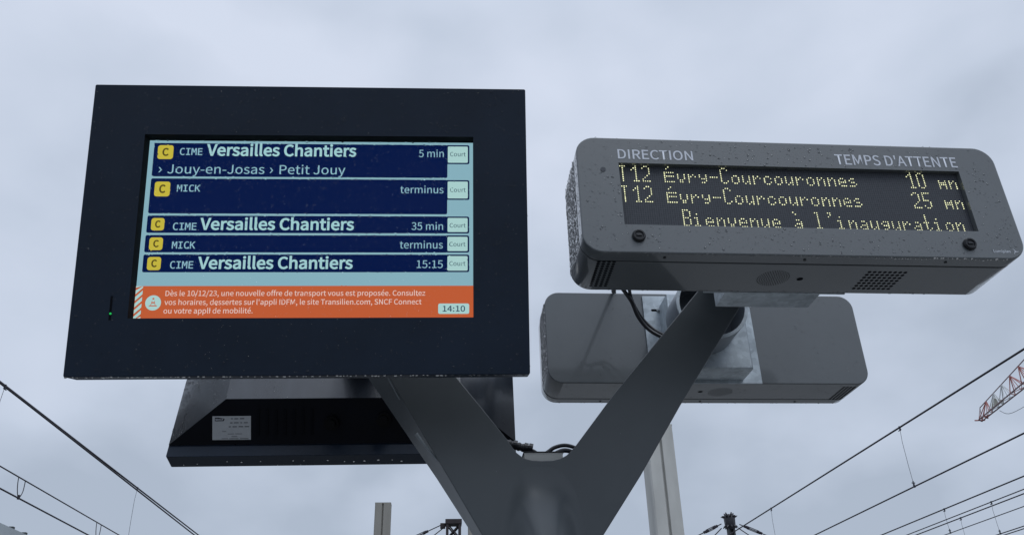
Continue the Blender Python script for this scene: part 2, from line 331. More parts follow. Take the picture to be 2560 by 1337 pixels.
# advance width, then outline loops as x, y, x, y ...
OUTLINES_S = [
[78,[]],
[98,[[39,169,58,169,64,234,65,270,32,270,32,234]]],
[98,[[26,-67,48,-54,64,-38,74,-17,77,7,76,22,70,34,62,42,50,44,41,43,33,38,28,31,26,22,28,12,33,5,41,1,50,-1,54,0,51,-15,44,-28,33,-39,19,-48]]],
[122,[[16,86,106,86,106,110,16,110]]],
[98,[[49,-5,58,-3,65,2,70,10,72,20,70,30,65,37,58,42,49,44,40,42,32,37,27,30,26,20,27,10,32,2,40,-3]]],
[138,[[4,-63,27,-63,132,278,109,278]]],
[195,[[97,-5,130,4,156,29,172,70,177,129,172,187,156,229,130,253,97,261,64,253,39,229,23,187,18,129,23,70,39,29,64,4],[97,21,77,28,62,47,52,81,48,129,52,177,62,211,77,230,97,236,117,230,133,211,143,177,146,129,143,81,133,47,117,28]]],
[195,[[31,0,172,0,172,27,120,27,120,257,96,257,85,251,72,246,58,242,42,238,42,218,88,218,88,27,31,27]]],
[195,[[15,0,177,0,177,28,106,28,96,27,85,27,74,26,64,25,105,67,137,108,157,147,165,186,159,217,144,241,121,256,90,261,67,259,47,251,30,239,14,224,33,206,44,217,57,227,71,233,86,235,107,231,121,221,130,205,133,185,126,150,104,112,68,68,15,19]]],
[195,[[92,-5,124,0,151,15,168,38,175,69,170,93,159,112,142,125,120,134,120,136,139,145,153,158,163,176,166,197,160,224,145,244,121,257,91,261,70,259,52,253,35,243,20,231,37,210,48,221,61,228,75,233,90,235,108,232,122,224,130,211,133,195,130,175,118,160,96,149,62,146,62,121,100,117,125,107,138,91,142,70,138,50,128,35,111,25,90,22,70,24,53,31,39,40,27,51,10,31,24,17,42,6,65,-2]]],
[195,[[119,0,149,0,149,71,183,71,183,96,149,96,149,257,114,257,7,92,7,71,119,71],[119,96,40,96,99,184,104,193,109,203,115,212,119,222,121,222,120,211,120,198,119,186,119,175]]],
[195,[[92,-5,123,1,150,18,169,46,176,83,170,120,153,146,128,160,98,165,87,165,78,163,69,159,60,155,67,229,163,229,163,257,39,257,30,137,47,126,58,133,68,137,78,140,90,141,112,137,129,126,139,107,143,83,139,57,127,38,110,26,89,22,68,24,51,31,37,40,26,50,9,29,24,17,42,6,64,-2]]],
[98,[[49,137,58,138,65,143,70,151,72,161,70,171,65,179,58,184,49,186,40,184,32,179,27,171,26,161,27,151,32,143,40,138],[49,-5,58,-3,65,2,70,10,72,20,70,30,65,37,58,42,49,44,40,42,32,37,27,30,26,20,27,10,32,2,40,-3]]],
[195,[[13,51,181,117,181,143,13,209,13,181,96,150,148,131,148,129,96,110,13,79]]],
[213,[[1,0,34,0,59,78,153,78,177,0,211,0,124,257,88,257],[67,104,79,144,86,165,93,187,99,208,105,230,106,230,113,208,119,187,125,165,132,144,145,104]]],
[224,[[132,-5,155,-2,176,5,195,17,211,32,193,53,180,41,166,32,151,26,133,24,100,31,75,52,59,85,54,129,59,172,76,205,101,226,134,233,150,231,164,226,176,219,187,209,204,230,192,242,175,252,156,259,134,261,89,252,53,226,29,184,20,128,29,72,52,31,88,4]]],
[241,[[35,0,101,0,152,9,190,34,212,75,220,129,212,184,189,224,152,248,99,257,35,257],[68,27,68,230,97,230,136,224,165,204,181,172,187,129,181,86,165,54,136,34,97,27]]],
[207,[[35,0,187,0,187,28,68,28,68,121,165,121,165,149,68,149,68,229,183,229,183,257,35,257]]],
[194,[[35,0,68,0,68,115,166,115,166,143,68,143,68,229,183,229,183,257,35,257]]],
[103,[[35,0,68,0,68,257,35,257]]],
[188,[[83,-5,115,2,137,19,150,44,154,75,154,257,121,257,121,78,119,54,111,37,98,27,80,24,67,25,55,31,45,40,35,53,12,36,25,18,41,6,60,-2]]],
[190,[[35,0,180,0,180,28,68,28,68,257,35,257]]],
[285,[[35,0,64,0,64,142,64,160,63,180,62,200,60,218,62,218,82,159,131,26,153,26,201,159,222,218,223,218,222,200,220,180,219,160,219,142,219,0,249,0,249,257,210,257,161,119,157,106,152,93,148,79,143,66,142,66,137,79,133,93,128,106,123,119,74,257,35,257]]],
[254,[[35,0,66,0,66,135,65,155,64,175,63,195,62,215,63,215,91,162,185,0,218,0,218,257,187,257,187,123,187,103,188,82,190,62,192,42,190,42,162,95,68,257,35,257]]],
[260,[[130,-5,174,5,209,31,231,74,239,129,231,185,209,226,174,252,130,261,86,252,51,226,28,185,20,129,28,74,51,31,86,5],[130,24,98,31,74,52,59,86,54,129,59,172,74,205,98,226,130,233,161,226,185,205,201,172,206,129,201,86,185,52,161,31]]],
[222,[[35,0,68,0,68,102,110,102,148,107,178,121,198,146,204,181,198,217,178,240,148,253,109,257,35,257],[68,129,68,230,104,230,134,228,155,220,168,205,172,181,168,158,156,141,135,132,106,129]]],
[223,[[68,135,68,230,111,230,137,228,157,220,169,206,173,185,169,163,157,147,137,138,111,135],[176,0,213,0,147,112,171,122,189,137,201,158,205,185,199,219,180,241,152,253,116,257,35,257,35,0,68,0,68,109,114,109]]],
[209,[[106,-5,143,1,170,17,188,40,194,68,190,93,178,112,162,126,141,137,104,153,89,159,75,168,65,180,62,196,65,211,75,223,90,230,110,233,127,231,142,226,156,219,168,209,185,230,170,242,152,252,132,259,110,261,77,256,52,242,35,221,29,193,34,169,46,150,63,137,81,127,118,111,135,103,148,94,157,82,161,65,157,48,146,35,130,27,107,24,87,26,68,33,51,43,36,56,17,33,35,18,56,6,80,-2]]],
[210,[[89,0,121,0,121,229,199,229,199,257,11,257,11,229,89,229]]],
[202,[[82,0,120,0,201,257,168,257,127,118,121,96,115,75,109,55,102,33,101,33,94,55,88,75,82,96,76,118,34,257,0,257]]],
[197,[[76,-5,93,-2,109,3,125,12,139,23,140,23,143,0,169,0,169,117,165,149,154,174,133,189,103,195,81,193,61,187,43,179,29,170,41,148,53,156,67,162,82,167,98,168,117,164,129,154,136,138,137,120,85,111,49,97,28,77,21,49,25,26,36,10,54,-1],[85,21,72,23,61,28,54,38,51,51,56,68,70,82,97,92,137,99,137,46,124,35,111,28,98,23]]],
[217,[[116,-5,147,2,173,22,192,55,199,98,194,138,179,169,155,188,123,195,107,193,92,187,77,179,63,168,64,202,64,279,32,279,32,0,58,0,61,20,62,20,75,9,89,2,102,-3],[111,22,100,23,89,27,77,33,64,42,64,142,78,153,90,161,103,166,115,168,138,163,154,149,163,127,165,98,161,66,150,42,132,28]]],
[179,[[107,-5,124,-3,140,2,155,9,169,19,155,41,145,34,134,28,123,24,110,22,86,27,67,42,55,65,51,95,56,125,68,148,87,163,111,168,122,167,131,164,140,158,149,152,165,173,154,181,142,188,127,193,110,195,75,188,46,169,26,137,18,95,25,53,44,22,72,2]]],
[217,[[97,-5,114,-2,129,3,143,12,155,22,156,22,159,0,185,0,185,279,153,279,153,206,154,173,142,182,130,189,116,194,101,195,70,188,43,168,25,137,19,95,24,53,40,21,65,2],[104,22,82,27,65,42,55,65,51,95,56,125,68,148,85,163,106,168,118,167,130,163,141,157,153,148,153,48,141,37,129,29,117,24]]],
[194,[[109,-5,127,-3,144,1,158,7,172,15,160,36,149,30,138,25,126,22,113,21,88,26,68,39,55,60,50,88,178,88,179,106,174,143,160,171,136,189,103,195,72,188,44,168,25,137,18,95,25,53,45,22,74,2],[49,110,56,135,68,154,85,166,104,169,124,166,139,154,148,136,151,110]]],
[114,[[12,164,37,164,37,0,69,0,69,164,110,164,110,190,69,190,69,220,71,236,76,248,84,255,96,258,101,257,107,256,112,255,118,252,125,277,118,280,110,282,102,283,93,283,68,279,51,266,41,247,37,221,37,190,12,188]]],
[213,[[32,0,64,0,64,138,78,151,90,160,103,165,116,167,133,164,144,155,150,139,152,116,152,0,184,0,184,120,181,152,170,176,152,190,126,195,108,193,91,186,77,176,63,163,64,202,64,279,32,279]]],
[97,[[32,0,64,0,64,190,32,190],[48,229,57,231,64,235,68,242,70,251,68,259,64,266,57,270,48,271,40,270,33,266,29,259,27,251,29,242,33,235,40,231]]],
[100,[[66,-5,72,-4,77,-4,81,-3,84,-2,80,23,73,22,70,23,67,25,65,29,64,36,64,279,32,279,32,38,34,20,40,7,51,-2]]],
[325,[[32,0,64,0,64,138,77,151,89,160,101,165,112,167,128,164,139,155,145,139,147,116,147,0,179,0,179,138,192,151,204,160,216,165,227,167,243,164,254,155,260,139,263,116,263,0,294,0,294,120,291,152,280,176,262,190,237,195,220,192,204,185,189,173,174,159,167,174,156,185,141,192,121,195,105,193,90,186,75,175,62,162,58,190,32,190]]],
[214,[[32,0,64,0,64,138,78,151,90,160,103,165,116,167,133,164,144,155,150,139,152,116,152,0,184,0,184,120,181,152,170,176,152,190,126,195,108,193,91,186,76,175,62,162,58,190,32,190]]],
[213,[[106,-5,139,2,167,22,187,53,194,95,187,137,167,169,139,188,106,195,73,188,45,169,25,137,18,95,25,53,45,22,73,2],[106,22,84,27,66,42,55,65,51,95,55,125,66,148,84,163,106,168,129,163,146,148,157,125,161,95,157,65,146,42,129,27]]],
[217,[[32,-80,64,-80,64,-16,63,18,76,8,90,1,103,-3,116,-5,147,2,173,22,192,55,199,98,194,138,179,169,155,188,123,195,107,193,91,187,76,178,62,168,58,190,32,190],[111,22,100,23,89,27,77,33,64,42,64,142,78,153,91,161,103,166,115,168,138,163,154,149,163,127,165,98,161,66,150,42,132,28]]],
[136,[[32,0,64,0,64,122,75,143,87,156,100,164,112,166,117,166,122,166,126,165,131,163,137,191,132,193,127,194,122,195,116,195,101,192,86,184,73,172,62,155,58,190,32,190]]],
[164,[[82,-5,112,0,133,12,146,30,151,52,146,75,132,90,114,101,93,110,78,116,65,122,56,131,52,143,54,153,61,162,72,168,88,170,100,169,111,165,121,160,131,153,146,173,134,182,120,189,104,193,87,195,59,191,39,179,26,162,22,141,27,120,39,105,57,94,77,86,93,80,107,72,117,63,120,50,118,38,111,29,99,23,83,20,67,22,53,27,39,34,27,43,11,22,26,11,43,3,62,-3]]],
[132,[[92,-5,101,-4,110,-2,119,0,127,2,121,27,116,25,110,23,105,22,99,21,85,24,76,31,71,42,70,58,70,164,121,164,121,190,70,190,70,244,43,244,40,190,9,188,9,164,38,164,38,59,41,33,50,13,66,0]]],
[213,[[88,-5,106,-2,122,5,137,16,151,30,152,30,154,0,181,0,181,190,149,190,149,55,136,41,124,31,111,25,97,23,81,26,70,35,64,51,62,74,62,190,29,190,29,70,33,38,44,14,62,0]]],
[183,[[73,0,111,0,178,190,146,190,110,82,106,68,102,54,97,40,93,26,91,26,74,82,38,190,5,190]]],
[183,[[35,-82,61,-77,80,-63,95,-42,106,-16,178,190,147,190,112,85,97,31,95,31,90,44,86,58,81,72,76,85,38,190,5,190,81,0,77,-15,70,-31,60,-44,49,-53,34,-56,30,-55,26,-55,22,-54,19,-53,13,-78,18,-80,23,-81,29,-82]]],
[167,[[12,0,156,0,156,26,53,26,153,173,153,190,23,190,23,164,112,164,12,17]]],
[194,[[109,-5,127,-3,144,1,158,7,172,15,160,36,149,30,138,25,126,22,113,21,88,26,68,39,55,60,50,88,178,88,179,106,174,143,160,171,136,189,103,195,72,188,44,168,25,137,18,95,25,53,45,22,74,2],[49,110,56,135,68,154,85,166,104,169,124,166,139,154,148,136,151,110],[109,224,125,240,70,305,47,284]]],
[194,[[109,-5,127,-3,144,1,158,7,172,15,160,36,149,30,138,25,126,22,113,21,88,26,68,39,55,60,50,88,178,88,179,106,174,143,160,171,136,189,103,195,72,188,44,168,25,137,18,95,25,53,45,22,74,2],[49,110,56,135,68,154,85,166,104,169,124,166,139,154,148,136,151,110],[98,224,159,284,137,305,81,240]]]]
OUTLINES_M = [
[430,[]],
[429,[[374,18,360,12,346,6,333,1,319,-3,304,-6,290,-8,274,-10,259,-10,212,-6,170,8,134,30,104,61,79,100,62,146,52,199,48,259,52,320,62,373,80,419,104,458,134,489,170,511,212,525,259,529,274,529,290,527,304,525,319,522,333,518,346,513,360,507,374,501,374,429,360,439,347,447,333,455,318,461,303,466,289,469,274,471,259,472,227,469,199,459,175,442,156,419,141,389,130,353,124,309,122,259,124,209,130,166,141,130,156,100,175,77,199,60,227,50,259,47,274,48,289,50,304,53,319,58,333,64,347,72,361,81,374,91]]],
[429,[[69,520,377,520,377,461,139,461,139,307,367,307,367,248,139,248,139,59,384,59,384,0,69,0]]],
[429,[[70,520,359,520,359,461,250,461,250,59,359,59,359,0,70,0,70,59,179,59,179,461,70,461]]],
[429,[[48,520,118,520,118,289,338,520,421,520,218,307,427,0,342,0,172,260,118,203,118,0,48,0]]],
[429,[[30,520,124,520,214,255,304,520,399,520,399,0,334,0,334,459,241,185,188,185,95,459,95,0,30,0]]]]
GLYPH = {'S': dict(zip(LETTERS_S, OUTLINES_S)), 'M': dict(zip(LETTERS_M, OUTLINES_M))}
GLYPH['S']['>'] = [165, [[38, 28, 66, 28, 120, 103, 66, 178, 38, 178, 92, 103]]]       # small chevron
CAPH = {'S': 257.0, 'M': 520.0}
def text_mesh(name, s, u0, u1, vb, cap, y, m, parent, font='S', bold=0.0, mirror=False):
    f = GLYPH['M' if font == 'M' else 'S']; ch = CAPH['M' if font == 'M' else 'S']
    x = 0; polys = []
    for c in s:
        adv, ps = f[c]
        for p in ps: polys.append([(x + p[i], p[i + 1]) for i in range(0, len(p), 2)])
        x += adv
    xs = [q[0] for p in polys for q in p]; xa, xb = min(xs), max(xs)
    k = cap / ch; kx = (u1 - u0 - 2 * bold * cap) / (xb - xa)
    cu = bpy.data.curves.new(name, 'CURVE'); cu.dimensions = '2D'; cu.fill_mode = 'FRONT'
    S = 1000.0                                             # fill at a comfortable scale
    for p in polys:
        sp_ = cu.splines.new('POLY'); sp_.points.add(len(p) - 1); sp_.use_cyclic_u = True
        for pt, (a, b) in zip(sp_.points, p): pt.co = ((a - xa) * kx * S, b * k * S, 0, 1)
    cu.offset = bold * cap * S
    t = bpy.data.objects.new(name, cu); C.objects.link(t)
    dg = bpy.context.evaluated_depsgraph_get()
    me = bpy.data.meshes.new_from_object(t.evaluated_get(dg))
    bpy.data.objects.remove(t); bpy.data.curves.remove(cu)
    for v in me.vertices:
        v.co = (u0 + bold * cap + v.co.x / S, y, vb + v.co.y / S)
    return obj(name, me, m, parent, smooth=0)
def flat_quad(bm, u0, v0, u1, v1, y, r=0.0):
    pts = rrect(u0, u1, v0, v1, r, 4) if r else [(u0, v0), (u1, v0), (u1, v1), (u0, v1)]
    bm.faces.new([bm.verts.new((a, y, b)) for a, b in pts]); return bm

# ================================================================== the ground under everything
bm = NB(); flat = [bm.verts.new(p) for p in ((-1500, -1500, -0.95), (1500, -1500, -0.95), (1500, 1500, -0.95), (-1500, 1500, -0.95))]; bm.faces.new(flat)
tag(obj('ground', bm, M['ground'], smooth=0), kind='structure')
bm = NB(); box(bm, -4.6, 5.2, -90, 120, -0.94, 0.0, 0.03)
tag(obj('platform', bm, M['platform'], smooth=0), kind='structure')

# ================================================================== passenger information screen (left, two back to back)
wd = Vector((0.99947, -0.0327, 0)).normalized(); nh = Vector((wd.y, -wd.x, 0)); T = R(14.75)
nn = nh * math.cos(T) - Vector((0, 0, 1)) * math.sin(T); up = Vector((0, 0, 1)) * math.cos(T) + nh * math.sin(T)
Cf = Vector((-0.309, 1.6506, 2.5863)); base = Cf - up * 0.3377
MWs = Matrix(((wd.x, -nn.x, up.x, base.x), (wd.y, -nn.y, up.y, base.y), (wd.z, -nn.z, up.z, base.z), (0, 0, 0, 1)))
HW, HT, PD = 0.4988, 0.6754, 0.058
WX0, WX1, WZ0, WZ1 = -0.3755, 0.3750, 0.1265, 0.5530

scr = thing('information_screen', 'dark screen in front listing departures in rows above an orange banner', 'screen', mw=MWs)
# frame with its window
bm = NB()
of = rrect(-HW, HW, 0, HT, 0.004, 3)
ol = [[(x, y, z) for x, z in rrect(-HW, HW, 0, HT, 0.004, 3, i)] for y, i in ((PD, 0.001), (PD - 0.001, 0), (0.002, 0), (0.0005, 0.0007), (0, 0.002))]
V = loft(bm, ol, True, False)
wl = [(WX0, WZ0), (WX1, WZ0), (WX1, WZ1), (WX0, WZ1)]
w0 = [bm.verts.new((x, 0, z)) for x, z in wl]
fill(bm, [V[-1], w0])
obj('housing', bm, M['anthracite'], scr, 30)
bm = NB(); loft(bm, [[(x, y, z) for x, z in wl] for y in (0.0004, 0.0318)], False, True); obj('bezel', bm, M['void'], scr, 0)  # shade inside the window recess painted as near-black walls
# sloped rear shell
bm = NB()
lo = lambda i_s, z0, z1, y: [(-HW + i_s, y, z0), (HW - i_s, y, z0), (HW - i_s, y, z1), (-HW + i_s, y, z1)]
loft(bm, [lo(0.001, 0.037, HT - 0.012, PD + 0.0005), lo(0.001, 0.037, HT - 0.012, PD + 0.004), lo(0.1625, 0.133, HT - 0.11, 0.150)], True, True)
obj('back_shell', bm, M['shell'], scr, 20)
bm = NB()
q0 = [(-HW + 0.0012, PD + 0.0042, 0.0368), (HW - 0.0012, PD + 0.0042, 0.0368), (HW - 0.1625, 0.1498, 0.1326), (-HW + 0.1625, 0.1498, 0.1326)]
loft(bm, [q0, [(x, y + 0.0004, z - 0.0006) for x, y, z in q0]]); obj('lower_face_shade', bm, M['shell_shade'], scr, 0)  # sheet over the lower facet, its shade painted in black
# display
bm = NB(); flat_quad(bm, WX0 + 0.0005, WZ0 + 0.0005, WX1 - 0.0005, 0.5503, 0.031)
disp = obj('display', bm, M['scr_bg'], scr, 0)
LY = 0.0304
rows = [(-0.3640, 0.4622, 0.3146, 0.5440), (-0.3642, 0.3735, 0.3146, 0.4575), (-0.3645, 0.3277, 0.3150, 0.3685), (-0.3650, 0.2821, 0.3152, 0.3225), (-0.3655, 0.2361, 0.3154, 0.2773)]
for q in rows:
    bm = NB(); flat_quad(bm, *q, LY, 0.004); obj('departure_row', bm, M['scr_navy'], disp, 0)
tagsq = [(0.3147, 0.4966, 0.3660, 0.5440), (0.3147, 0.4086, 0.3660, 0.4570), (0.3150, 0.3276, 0.3655, 0.3682), (0.3150, 0.2824, 0.3655, 0.3230), (0.3152, 0.2363, 0.3655, 0.2774)]
for q in tagsq:
    bm = NB(); flat_quad(bm, q[0] - 0.004, q[1], q[2], q[3], LY - 0.00015, 0.004); o = obj('length_label', bm, M['scr_navy'], disp, 0)
    bm = NB(); flat_quad(bm, q[0] + 0.0006, q[1] + 0.0034, q[2] - 0.0036, q[3] - 0.0034, LY - 0.0003, 0.0025); obj('length_label', bm, M['scr_white'], disp, 0, label='pale inner panel of the train length label')
for q in [(-0.3549, 0.5044, -0.3194, 0.5385), (-0.3546, 0.4140, -0.3198, 0.4495), (-0.3549, 0.3332, -0.3256, 0.3625), (-0.3553, 0.2872, -0.3253, 0.3168), (-0.3558, 0.2409, -0.3257, 0.2714)]:
    bm = NB(); flat_quad(bm, *q, LY - 0.0003, 0.006); obj('line_badge', bm, M['scr_yellow'], disp, 0)
    w = q[2] - q[0]; h = q[3] - q[1]
    text_mesh('lettering', 'C', q[0] + 0.30 * w, q[2] - 0.29 * w, q[1] + 0.25 * h, 0.52 * h, LY - 0.0005, M['scr_c'], disp, 'S', 0.05)
bm = NB(); flat_quad(bm, -0.3755, 0.1267, 0.3748, 0.2047, LY); obj('message_banner', bm, M['scr_orange'], disp, 0)
bm = NB()
for i in range(-1, 6):                                     # slanted pale stripes at the banner's end
    z = 0.1267 + i * 0.0148
    q = [(-0.3752, z), (-0.3600, z + 0.0148), (-0.3600, z + 0.0238), (-0.3752, z + 0.0090)]
    q = [(u, min(max(v, 0.1272), 0.2045)) for u, v in q]
    if max(v for u, v in q) - min(v for u, v in q) > 0.003: bm.faces.new([bm.verts.new((u, LY - 0.0002, v)) for u, v in q])
obj('banner_stripes', bm, M['scr_white'], disp, 0)
bm = NB(); bm.faces.new([bm.verts.new((-0.3351 + 0.0172 * math.cos(a * math.pi / 18), LY - 0.0003, 0.1665 + 0.0172 * math.sin(a * math.pi / 18))) for a in range(36)])
obj('warning_symbol', bm, M['scr_white'], disp, 0)
bm = NB()                                                  # little cone in the disc
def cq(*p): bm.faces.new([bm.verts.new((-0.3351 + a, LY - 0.0005, 0.1665 + b)) for a, b in p])
cq((-0.0016, 0.0112), (0.0016, 0.0112), (0.0024, 0.0075), (-0.0024, 0.0075)); cq((-0.0028, 0.0050), (-0.0019, 0.0050), (-0.0043, -0.0060), (-0.0056, -0.0060))
cq((0.0019, 0.0050), (0.0028, 0.0050), (0.0056, -0.0060), (0.0043, -0.0060)); cq((-0.0035, 0.0018), (0.0035, 0.0018), (0.0043, -0.0012), (-0.0043, -0.0012))
cq((-0.0092, -0.0078), (0.0092, -0.0078), (0.0080, -0.0056), (-0.0080, -0.0056))
obj('warning_symbol', bm, M['scr_orange'], disp, 0, label='traffic cone drawn in the pale disc')
bm = NB(); flat_quad(bm, 0.2956, 0.1398, 0.3655, 0.1636, LY - 0.0003, 0.004); obj('clock_label', bm, M['scr_white'], disp, 0)
TXT = [('CIME', 'M', -0.3045, -0.2531, 0.5149, 0.0164), ('Versailles Chantiers', 'B', -0.2431, 0.1013, 0.5141, 0.0270), ('5 min', 'T', 0.2473, 0.3057, 0.5135, 0.0180), ('Court', 'K', 0.3205, 0.3573, 0.5159, 0.0105),
 ('> Jouy-en-Josas > Petit Jouy', 'T', -0.3495, 0.0772, 0.4695, 0.0216), ('MICK', 'M', -0.3043, -0.2514, 0.426, 0.0158), ('terminus', 'T', 0.2055, 0.3058, 0.4245, 0.0175), ('Court', 'K', 0.3209, 0.3573, 0.4277, 0.0103),
 ('CIME', 'M', -0.3059, -0.2534, 0.3344, 0.0166), ('Versailles Chantiers', 'B', -0.2454, 0.1014, 0.3355, 0.0265), ('35 min', 'T', 0.2328, 0.3053, 0.3359, 0.0178), ('Court', 'K', 0.3204, 0.3572, 0.3418, 0.0101),
 ('MICK', 'M', -0.3047, -0.2528, 0.291, 0.0160), ('terminus', 'T', 0.2068, 0.3051, 0.2918, 0.0175), ('Court', 'K', 0.32, 0.3569, 0.2969, 0.0102),
 ('CIME', 'M', -0.3051, -0.254, 0.2449, 0.0164), ('Versailles Chantiers', 'B', -0.2437, 0.1014, 0.2445, 0.0265), ('15:15', 'T', 0.246, 0.3054, 0.2459, 0.0178), ('Court', 'K', 0.3203, 0.3569, 0.2513, 0.0102),
 ('Dès le 10/12/23, une nouvelle offre de transport vous est proposée. Consultez', 'O', -0.3097, 0.2662, 0.182, 0.0118), ("vos horaires, dessertes sur l'appli IDFM, le site Transilien.com, SNCF Connect", 'O', -0.3102, 0.258, 0.1619, 0.0118),
 ('ou votre appli de mobilité.', 'O', -0.3108, -0.1162, 0.1425, 0.0118), ('14:10', 'C', 0.3057, 0.3561, 0.1453, 0.0128)]
ST = {'M': ('M', 0.015, 'scr_text2'), 'B': ('S', 0.040, 'scr_text'), 'T': ('S', 0.004, 'scr_text2'), 'K': ('S', 0.0, 'scr_dark'), 'O': ('S', 0.008, 'scr_pale_o'), 'C': ('S', 0.02, 'scr_dark')}
for s, k, u0, u1, vb, cap in TXT:
    f, bo, m = ST[k]
    text_mesh('lettering', s, u0, u1, vb, cap, LY - 0.0006, M[m], disp, f, bo)
# status light in its slit
bm = NB(); box(bm, -0.4155, -0.4105, -0.0006, 0.004, 0.123, 0.176); obj('sensor_slit', bm, M['void'], scr, 0)
bm = NB(); disc_y(bm, -0.4122, -0.0005, 0.1369, 0.0024, 0.0012, 10); obj('indicator_light', bm, M['green_led'], scr)
# rear: louvres, cable glands, sticker on the lower sloped face
fy, fz = 0.150 - 0.062, 0.133 - 0.037; fl = math.hypot(fy, fz); fy /= fl; fz /= fl
fn = Vector((0, fz, -fy)).normalized()
def fpt(u, d, h=0.0): return Vector((u, 0.062 + fy * d, 0.037 + fz * d)) + fn * (h + 0.0014)
bm = NB()
for i in range(7):
    u = 0.0885 + i * 0.0255
    for dx in (0,):
        q = [fpt(u, 0.026), fpt(u + 0.007, 0.026), fpt(u + 0.007, 0.102), fpt(u, 0.102)]
        loft(bm, [q, [p + fn * 0.002 for p in q]])
obj('louvre', bm, M['void'], scr, 0)
for u, d in ((0.0335, 0.0593), (-0.1162, 0.0671)):
    bm = NB()
    for r0, r1, h in ((0.021, 0.021, 0.016), (0.013, 0.0125, 0.03)):
        tube(bm, [fpt(u, d, 0), fpt(u, d, h)], [r0, r1], 18)
    obj('cable_gland', bm, M['gland'], scr)
S4 = [(0.3742, 0.0810), (0.2652, 0.0810), (0.2652, 0.0128), (0.3742, 0.0128)]
bm = NB(); bm.faces.new([bm.verts.new(fpt(u, d, 0.0006)) for u, d in S4]); stk = obj('sticker', bm, M['sticker'], scr, 0)
bm = NB(); bm.faces.new([bm.verts.new(fpt(u, d, 0.0010)) for u, d in ((0.3672, 0.0770), (0.3672, 0.0668), (0.3420, 0.0668), (0.3395, 0.0735), (0.3560, 0.0772))]); obj('emblem', bm, M['sticker_logo'], stk, 0)
def ftext(name, s, ua, ub, d0, cap, m, parent, h, bold=0.0):
    o = text_mesh(name, s, 0, ua - ub, 0, cap, 0, m, parent, 'S', bold)
    for v in o.data.vertices:
        v.co = fpt(ua - v.co.x, d0 + v.co.z, h)
    return o
ftext('lettering', 'SNCF', 0.3655, 0.3432, 0.0690, 0.0045, M['print'], stk, 0.0014, 0.04)
bm = NB()
for ua, ub, d in [(0.322, 0.316, 0.0735), (0.312, 0.301, 0.0733), (0.296, 0.284, 0.0735), (0.324, 0.317, 0.0618), (0.313, 0.300, 0.0618), (0.295, 0.290, 0.0618), (0.285, 0.274, 0.0618),
                  (0.328, 0.322, 0.0505), (0.317, 0.305, 0.0505), (0.300, 0.287, 0.0505), (0.283, 0.270, 0.0505), (0.347, 0.335, 0.0370), (0.331, 0.313, 0.0300), (0.309, 0.290, 0.0300), (0.320, 0.304, 0.0225), (0.348, 0.330, 0.0165), (0.326, 0.300, 0.0165), (0.296, 0.272, 0.0165)]:
    hgt = 0.0011 if d > 0.04 else 0.0006
    bm.faces.new([bm.verts.new(fpt(u, v, 0.0010)) for u, v in ((ua, d - hgt), (ub, d - hgt), (ub, d + hgt), (ua, d + hgt))])
obj('small_print', bm, M['sticker_ink'], stk, 0)

AXs = (-0.2926, 2.1003)
scr2 = copy_tree(scr)
scr2.matrix_world = Matrix.Translation((AXs[0], AXs[1], 0)) @ Matrix.Rotation(math.pi, 4, 'Z') @ Matrix.Translation((-AXs[0], -AXs[1], 0)) @ MWs
tag(scr2, 'dark screen seen from behind below the lit one, with a small silver sticker')
# rain on both (each its own)
def rnd_r(a, b): return a * (b / a) ** (random.random() ** 1.7)
it = []
for i in range(3000):                                      # frame face
    x = random.uniform(-HW + 0.006, HW - 0.006); z = random.uniform(0.006, HT - 0.006)
    if WX0 - 0.004 < x < WX1 + 0.004 and WZ0 - 0.004 < z < WZ1 + 0.004: continue
    it.append(((x, 0, z), (0, -1, 0), rnd_r(0.0008, 0.0024)))
bm = NB(); flat_quad(bm, WX0 + 0.0006, WZ0 + 0.0006, WX1 - 0.0006, WZ1 - 0.0006, 0.0262); obj('cover_glass', bm, water('anti_reflective_glass', 1.11), scr, 0)
gl_ = []
for i in range(2400):                                      # glass
    x = random.uniform(WX0 + 0.004, WX1 - 0.004)
    z = WZ1 - 0.006 - 0.415 * random.random() ** 1.25
    gl_.append(((x, 0.0258, z), (0, -1, 0), rnd_r(0.0008, 0.0024)))
for q in rows + [(-0.37, 0.1, 0.37, 0.549)]:               # beads on the glass near the top edge and row rims
    for i in range(90): gl_.append(((random.uniform(-0.36, 0.31), 0.0258, q[3] + random.uniform(-0.004, 0.003)), (0, -1, 0), rnd_r(0.001, 0.0030)))
drops('raindrops', gl_, scr, flat=0.42, m='lens_water')
drops('raindrops', it, scr, flat=0.62, m='bead_water')
it = []
x = -HW + 0.004
while x < HW - 0.004:                                      # beads along the lower and upper edge
    it.append(((x, random.uniform(0.002, 0.012), -0.0004), (0, -0.3, -1), rnd_r(0.0022, 0.0052)))
    if random.random() < 0.5: it.append(((x, 0.004, HT), (0, 0, 1), rnd_r(0.001, 0.002)))
    x += random.uniform(0.005, 0.024)
for sx in (-1, 1):
    for i in range(60): it.append(((sx * HW, random.uniform(0.004, 0.05), random.uniform(0.01, HT)), (sx, 0, 0), rnd_r(0.001, 0.0022)))
drops('raindrops', it, scr, flat=0.6)
it = []
for i in range(2600):
    u = random.uniform(0.34, HW - 0.004); t = random.random()
    it.append(((HW - 0.001 - t * 0.1615, PD + 0.004 + t * 0.088, random.uniform(0.037 + t * 0.1, 0.6)), (0.48, 0.877, 0), rnd_r(0.0011, 0.0028)))
for i in range(320):
    it.append(((random.uniform(-0.33, 0.33), 0.150, random.uniform(0.135, 0.5)), (0, 1, 0), rnd_r(0.001, 0.0024)))
drops('raindrops', it, scr2, flat=0.55, m='bead_water')
it = []
x = -HW + 0.01
